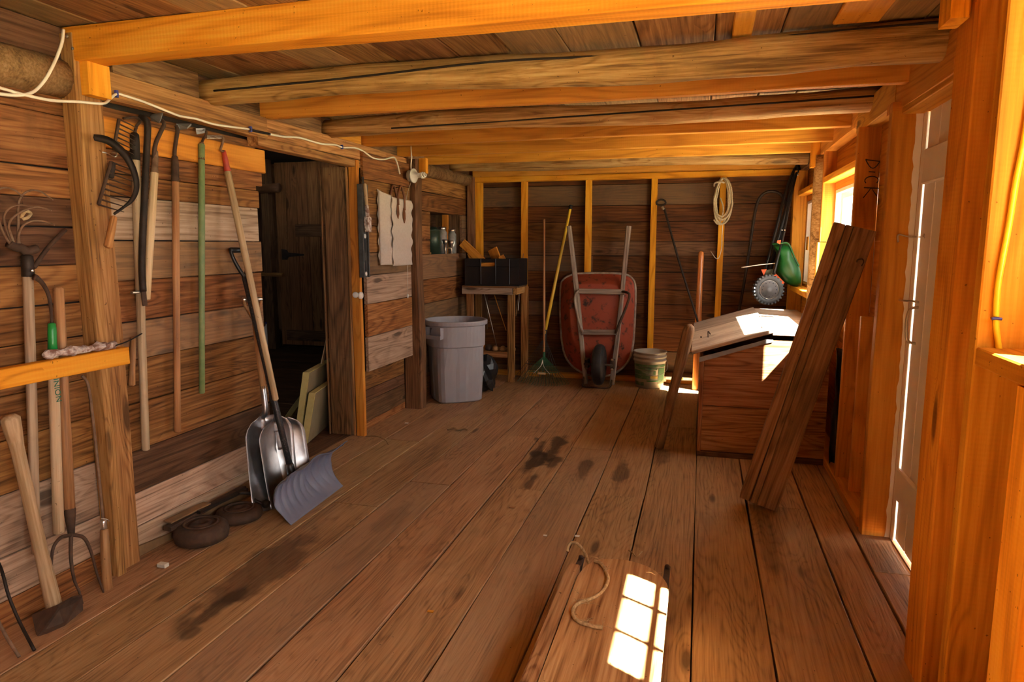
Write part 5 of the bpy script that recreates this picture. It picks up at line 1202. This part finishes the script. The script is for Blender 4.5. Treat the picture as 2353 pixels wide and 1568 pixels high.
for (y_, h_) in ((6.40, .14), (6.57, .13)):
    LATHE('stem', CHROME, t, (-2.445, y_, nz), (0, 0, 1), [(0, .022), (.01, .012), (h_*.7, .012), (h_*.75, .024), (h_, .028), (h_+.004, .02)], 12)
T('pipe', CHROME, t, [(-2.445, 6.41, nz+.05), (-2.44, 6.48, nz+.06), (-2.445, 6.56, nz+.05)], .008, 7)
o = BX('niche_board', POSTW, None, (-2.62, 5.98, nz), (-2.48, 6.12, nz+.02)); tagit(o, 'small board lying in the left end of wall niche', 'board')

# ---------------------------------------------------------- foam boards and sticks in the doorway
def panel(nm, label, cat, mat, a, b_, h, th, lean, fac=None):
    t = thing(nm, label, cat, a); a, b_ = V(a), V(b_); d = (b_-a); n_ = V((d.y, -d.x, 0)).normalized()*th
    up_ = V((lean[0], lean[1], h)); prism('slab', mat, t, [a, b_, b_+up_, a+up_*V((1, 1, 1)).length/math.sqrt(3)], n_)
    if fac: prism('facing', fac, t, [a+n_*1.01+d*.015, b_+n_*1.01-d*.015, b_+n_*1.01+up_*.985, a+n_*1.01+up_*.985+d*.015], n_*.05)
    return t
fa = P(682, 1020, 2, 0)
panel('foam_board', 'tall yellow foam board leaning in the doorway behind the shorter one', 'foam board', FOAMY, (-2.76, 4.15, 0), (-2.90, 4.75, 0), .50, .045, (.06, .06), FOAMG)
panel('foam_board', 'short yellow foam board leaning in the doorway in front of the taller one', 'foam board', FOAMY, (-2.69, 4.13, 0), (-2.85, 4.78, 0), .36, .045, (.05, .05), FOAMG)
for (nm, lb, a, b_, w_, t_2, m) in (('batten', 'thin pale batten sticking up behind the foam boards in doorway', P(722, 920, 1, 4.5), P(752, 778, 1, 4.62), .03, .01, PALEH), ('short_board', 'short pale board lying slanted on floor left of the foam boards', P(652, 975, 2, .02), P(700, 905, 2, .06), .05, .02, FOAMY),
        ('stick', 'thin upright stick on the floor of the dark room', P(652, 795, 2, .0), P(655, 735, 1, P(652, 795, 2, 0).y+.05), .06, .02, POSTW), ('stick', 'pale slat leaning at the door post in the dark room', P(631, 790, 2, .0), P(638, 735, 1, P(631, 790, 2, 0).y+.05), .03, .02, GRAYW)):
    o = B(nm, m, None, a, b_, w_, t_2, (0, 1, 0), jit=.002); tagit(o, lb, 'stick' if 'board' not in nm else 'board')
t = thing('jug', 'white plastic jug on the floor of the dark room beyond the doorway', 'jug', P(617, 795, 2, 0)); c = P(617, 795, 2, 0)
LATHE('body', WHITEP, t, c, (0, 0, 1), [(0, .08), (.01, .09), (.2, .09), (.26, .05), (.29, .025), (.31, .025)], 16); LATHE('cap', BLUEP, t, c+V((0, 0, .31)), (0, 0, 1), [(0, .03), (.025, .03)], 12)
# ---------------------------------------------------------- yellow cord on the right
t = thing('yellow_cord', 'yellow electric cable stapled down the stud at the right picture edge', 'cable', P(2295, 812, 1, 2.045))
T('cable', YELLOW, t, [P(x, y, 1, 2.044) for x, y in ((2372, 200), (2362, 270), (2349, 345), (2334, 420), (2318, 520), (2303, 600), (2293, 660), (2289, 733), (2292, 775), (2297, 812))], .0075, 10)
T('staple', BLUEP, t, [P(x, y, 1, 2.035) for x, y in ((2279, 733), (2290, 732), (2302, 734))], .004, 6)
# ---------------------------------------------------------- debris
for (nm, lb, cat, m, x, y, a, s) in (('paper_scrap', 'tiny blue and white paper scrap on floor ahead of the sled', 'scrap', PORC, 1326, 1234, .3, .012), ('pebble', 'tiny white pebble on floor left of the paper scrap', 'pebble', PORC, 1253, 1231, .2, .009), ('paper_scrap', 'small white paper scrap on floor left of trash can', 'scrap', PORC, 934, 974, .1, .014),
        ('stone', 'small pale stone on floor beside the big wooden post', 'stone', LABELW, 375, 1304, .5, .02), ('wood_chip', 'brown curled wood chip on floor in the middle foreground', 'wood chip', BROWNH, 1177, 1167, .8, .016), ('wood_chip', 'orange wood chip on floor left of the sled', 'wood chip', FRESHR, 990, 1405, .8, .012)):
    c = P(x, y, 2, 0); t = BX(nm, m, None, c+V((-s, -s*.7, .001)), c+V((s, s*.7, .004 if nm != 'stone' else .018)), jit=.003, ch=.002, seg=3); tagit(t, lb, cat)
p = P(1050, 988, 2, .004); o = T('leaf_litter', ROOT, None, [p+V((-.07, -.02, 0)), p+V((-.03, .01, .01)), p+V((.01, -.01, .0)), p+V((.05, .02, .008)), p+V((.08, .01, 0))], .006, 5); tagit(o, 'dark dry twig on floor right of the doorway', 'twig')
o = T('dry_stem', ROOT, None, [P(840, 1003, 2, .004), P(865, 1003, 2, .012), P(885, 1012, 2, .01), P(892, 1022, 2, .003)], .003, 5); tagit(o, 'thin curved dry stem on floor at the foot of door trim', 'stem')
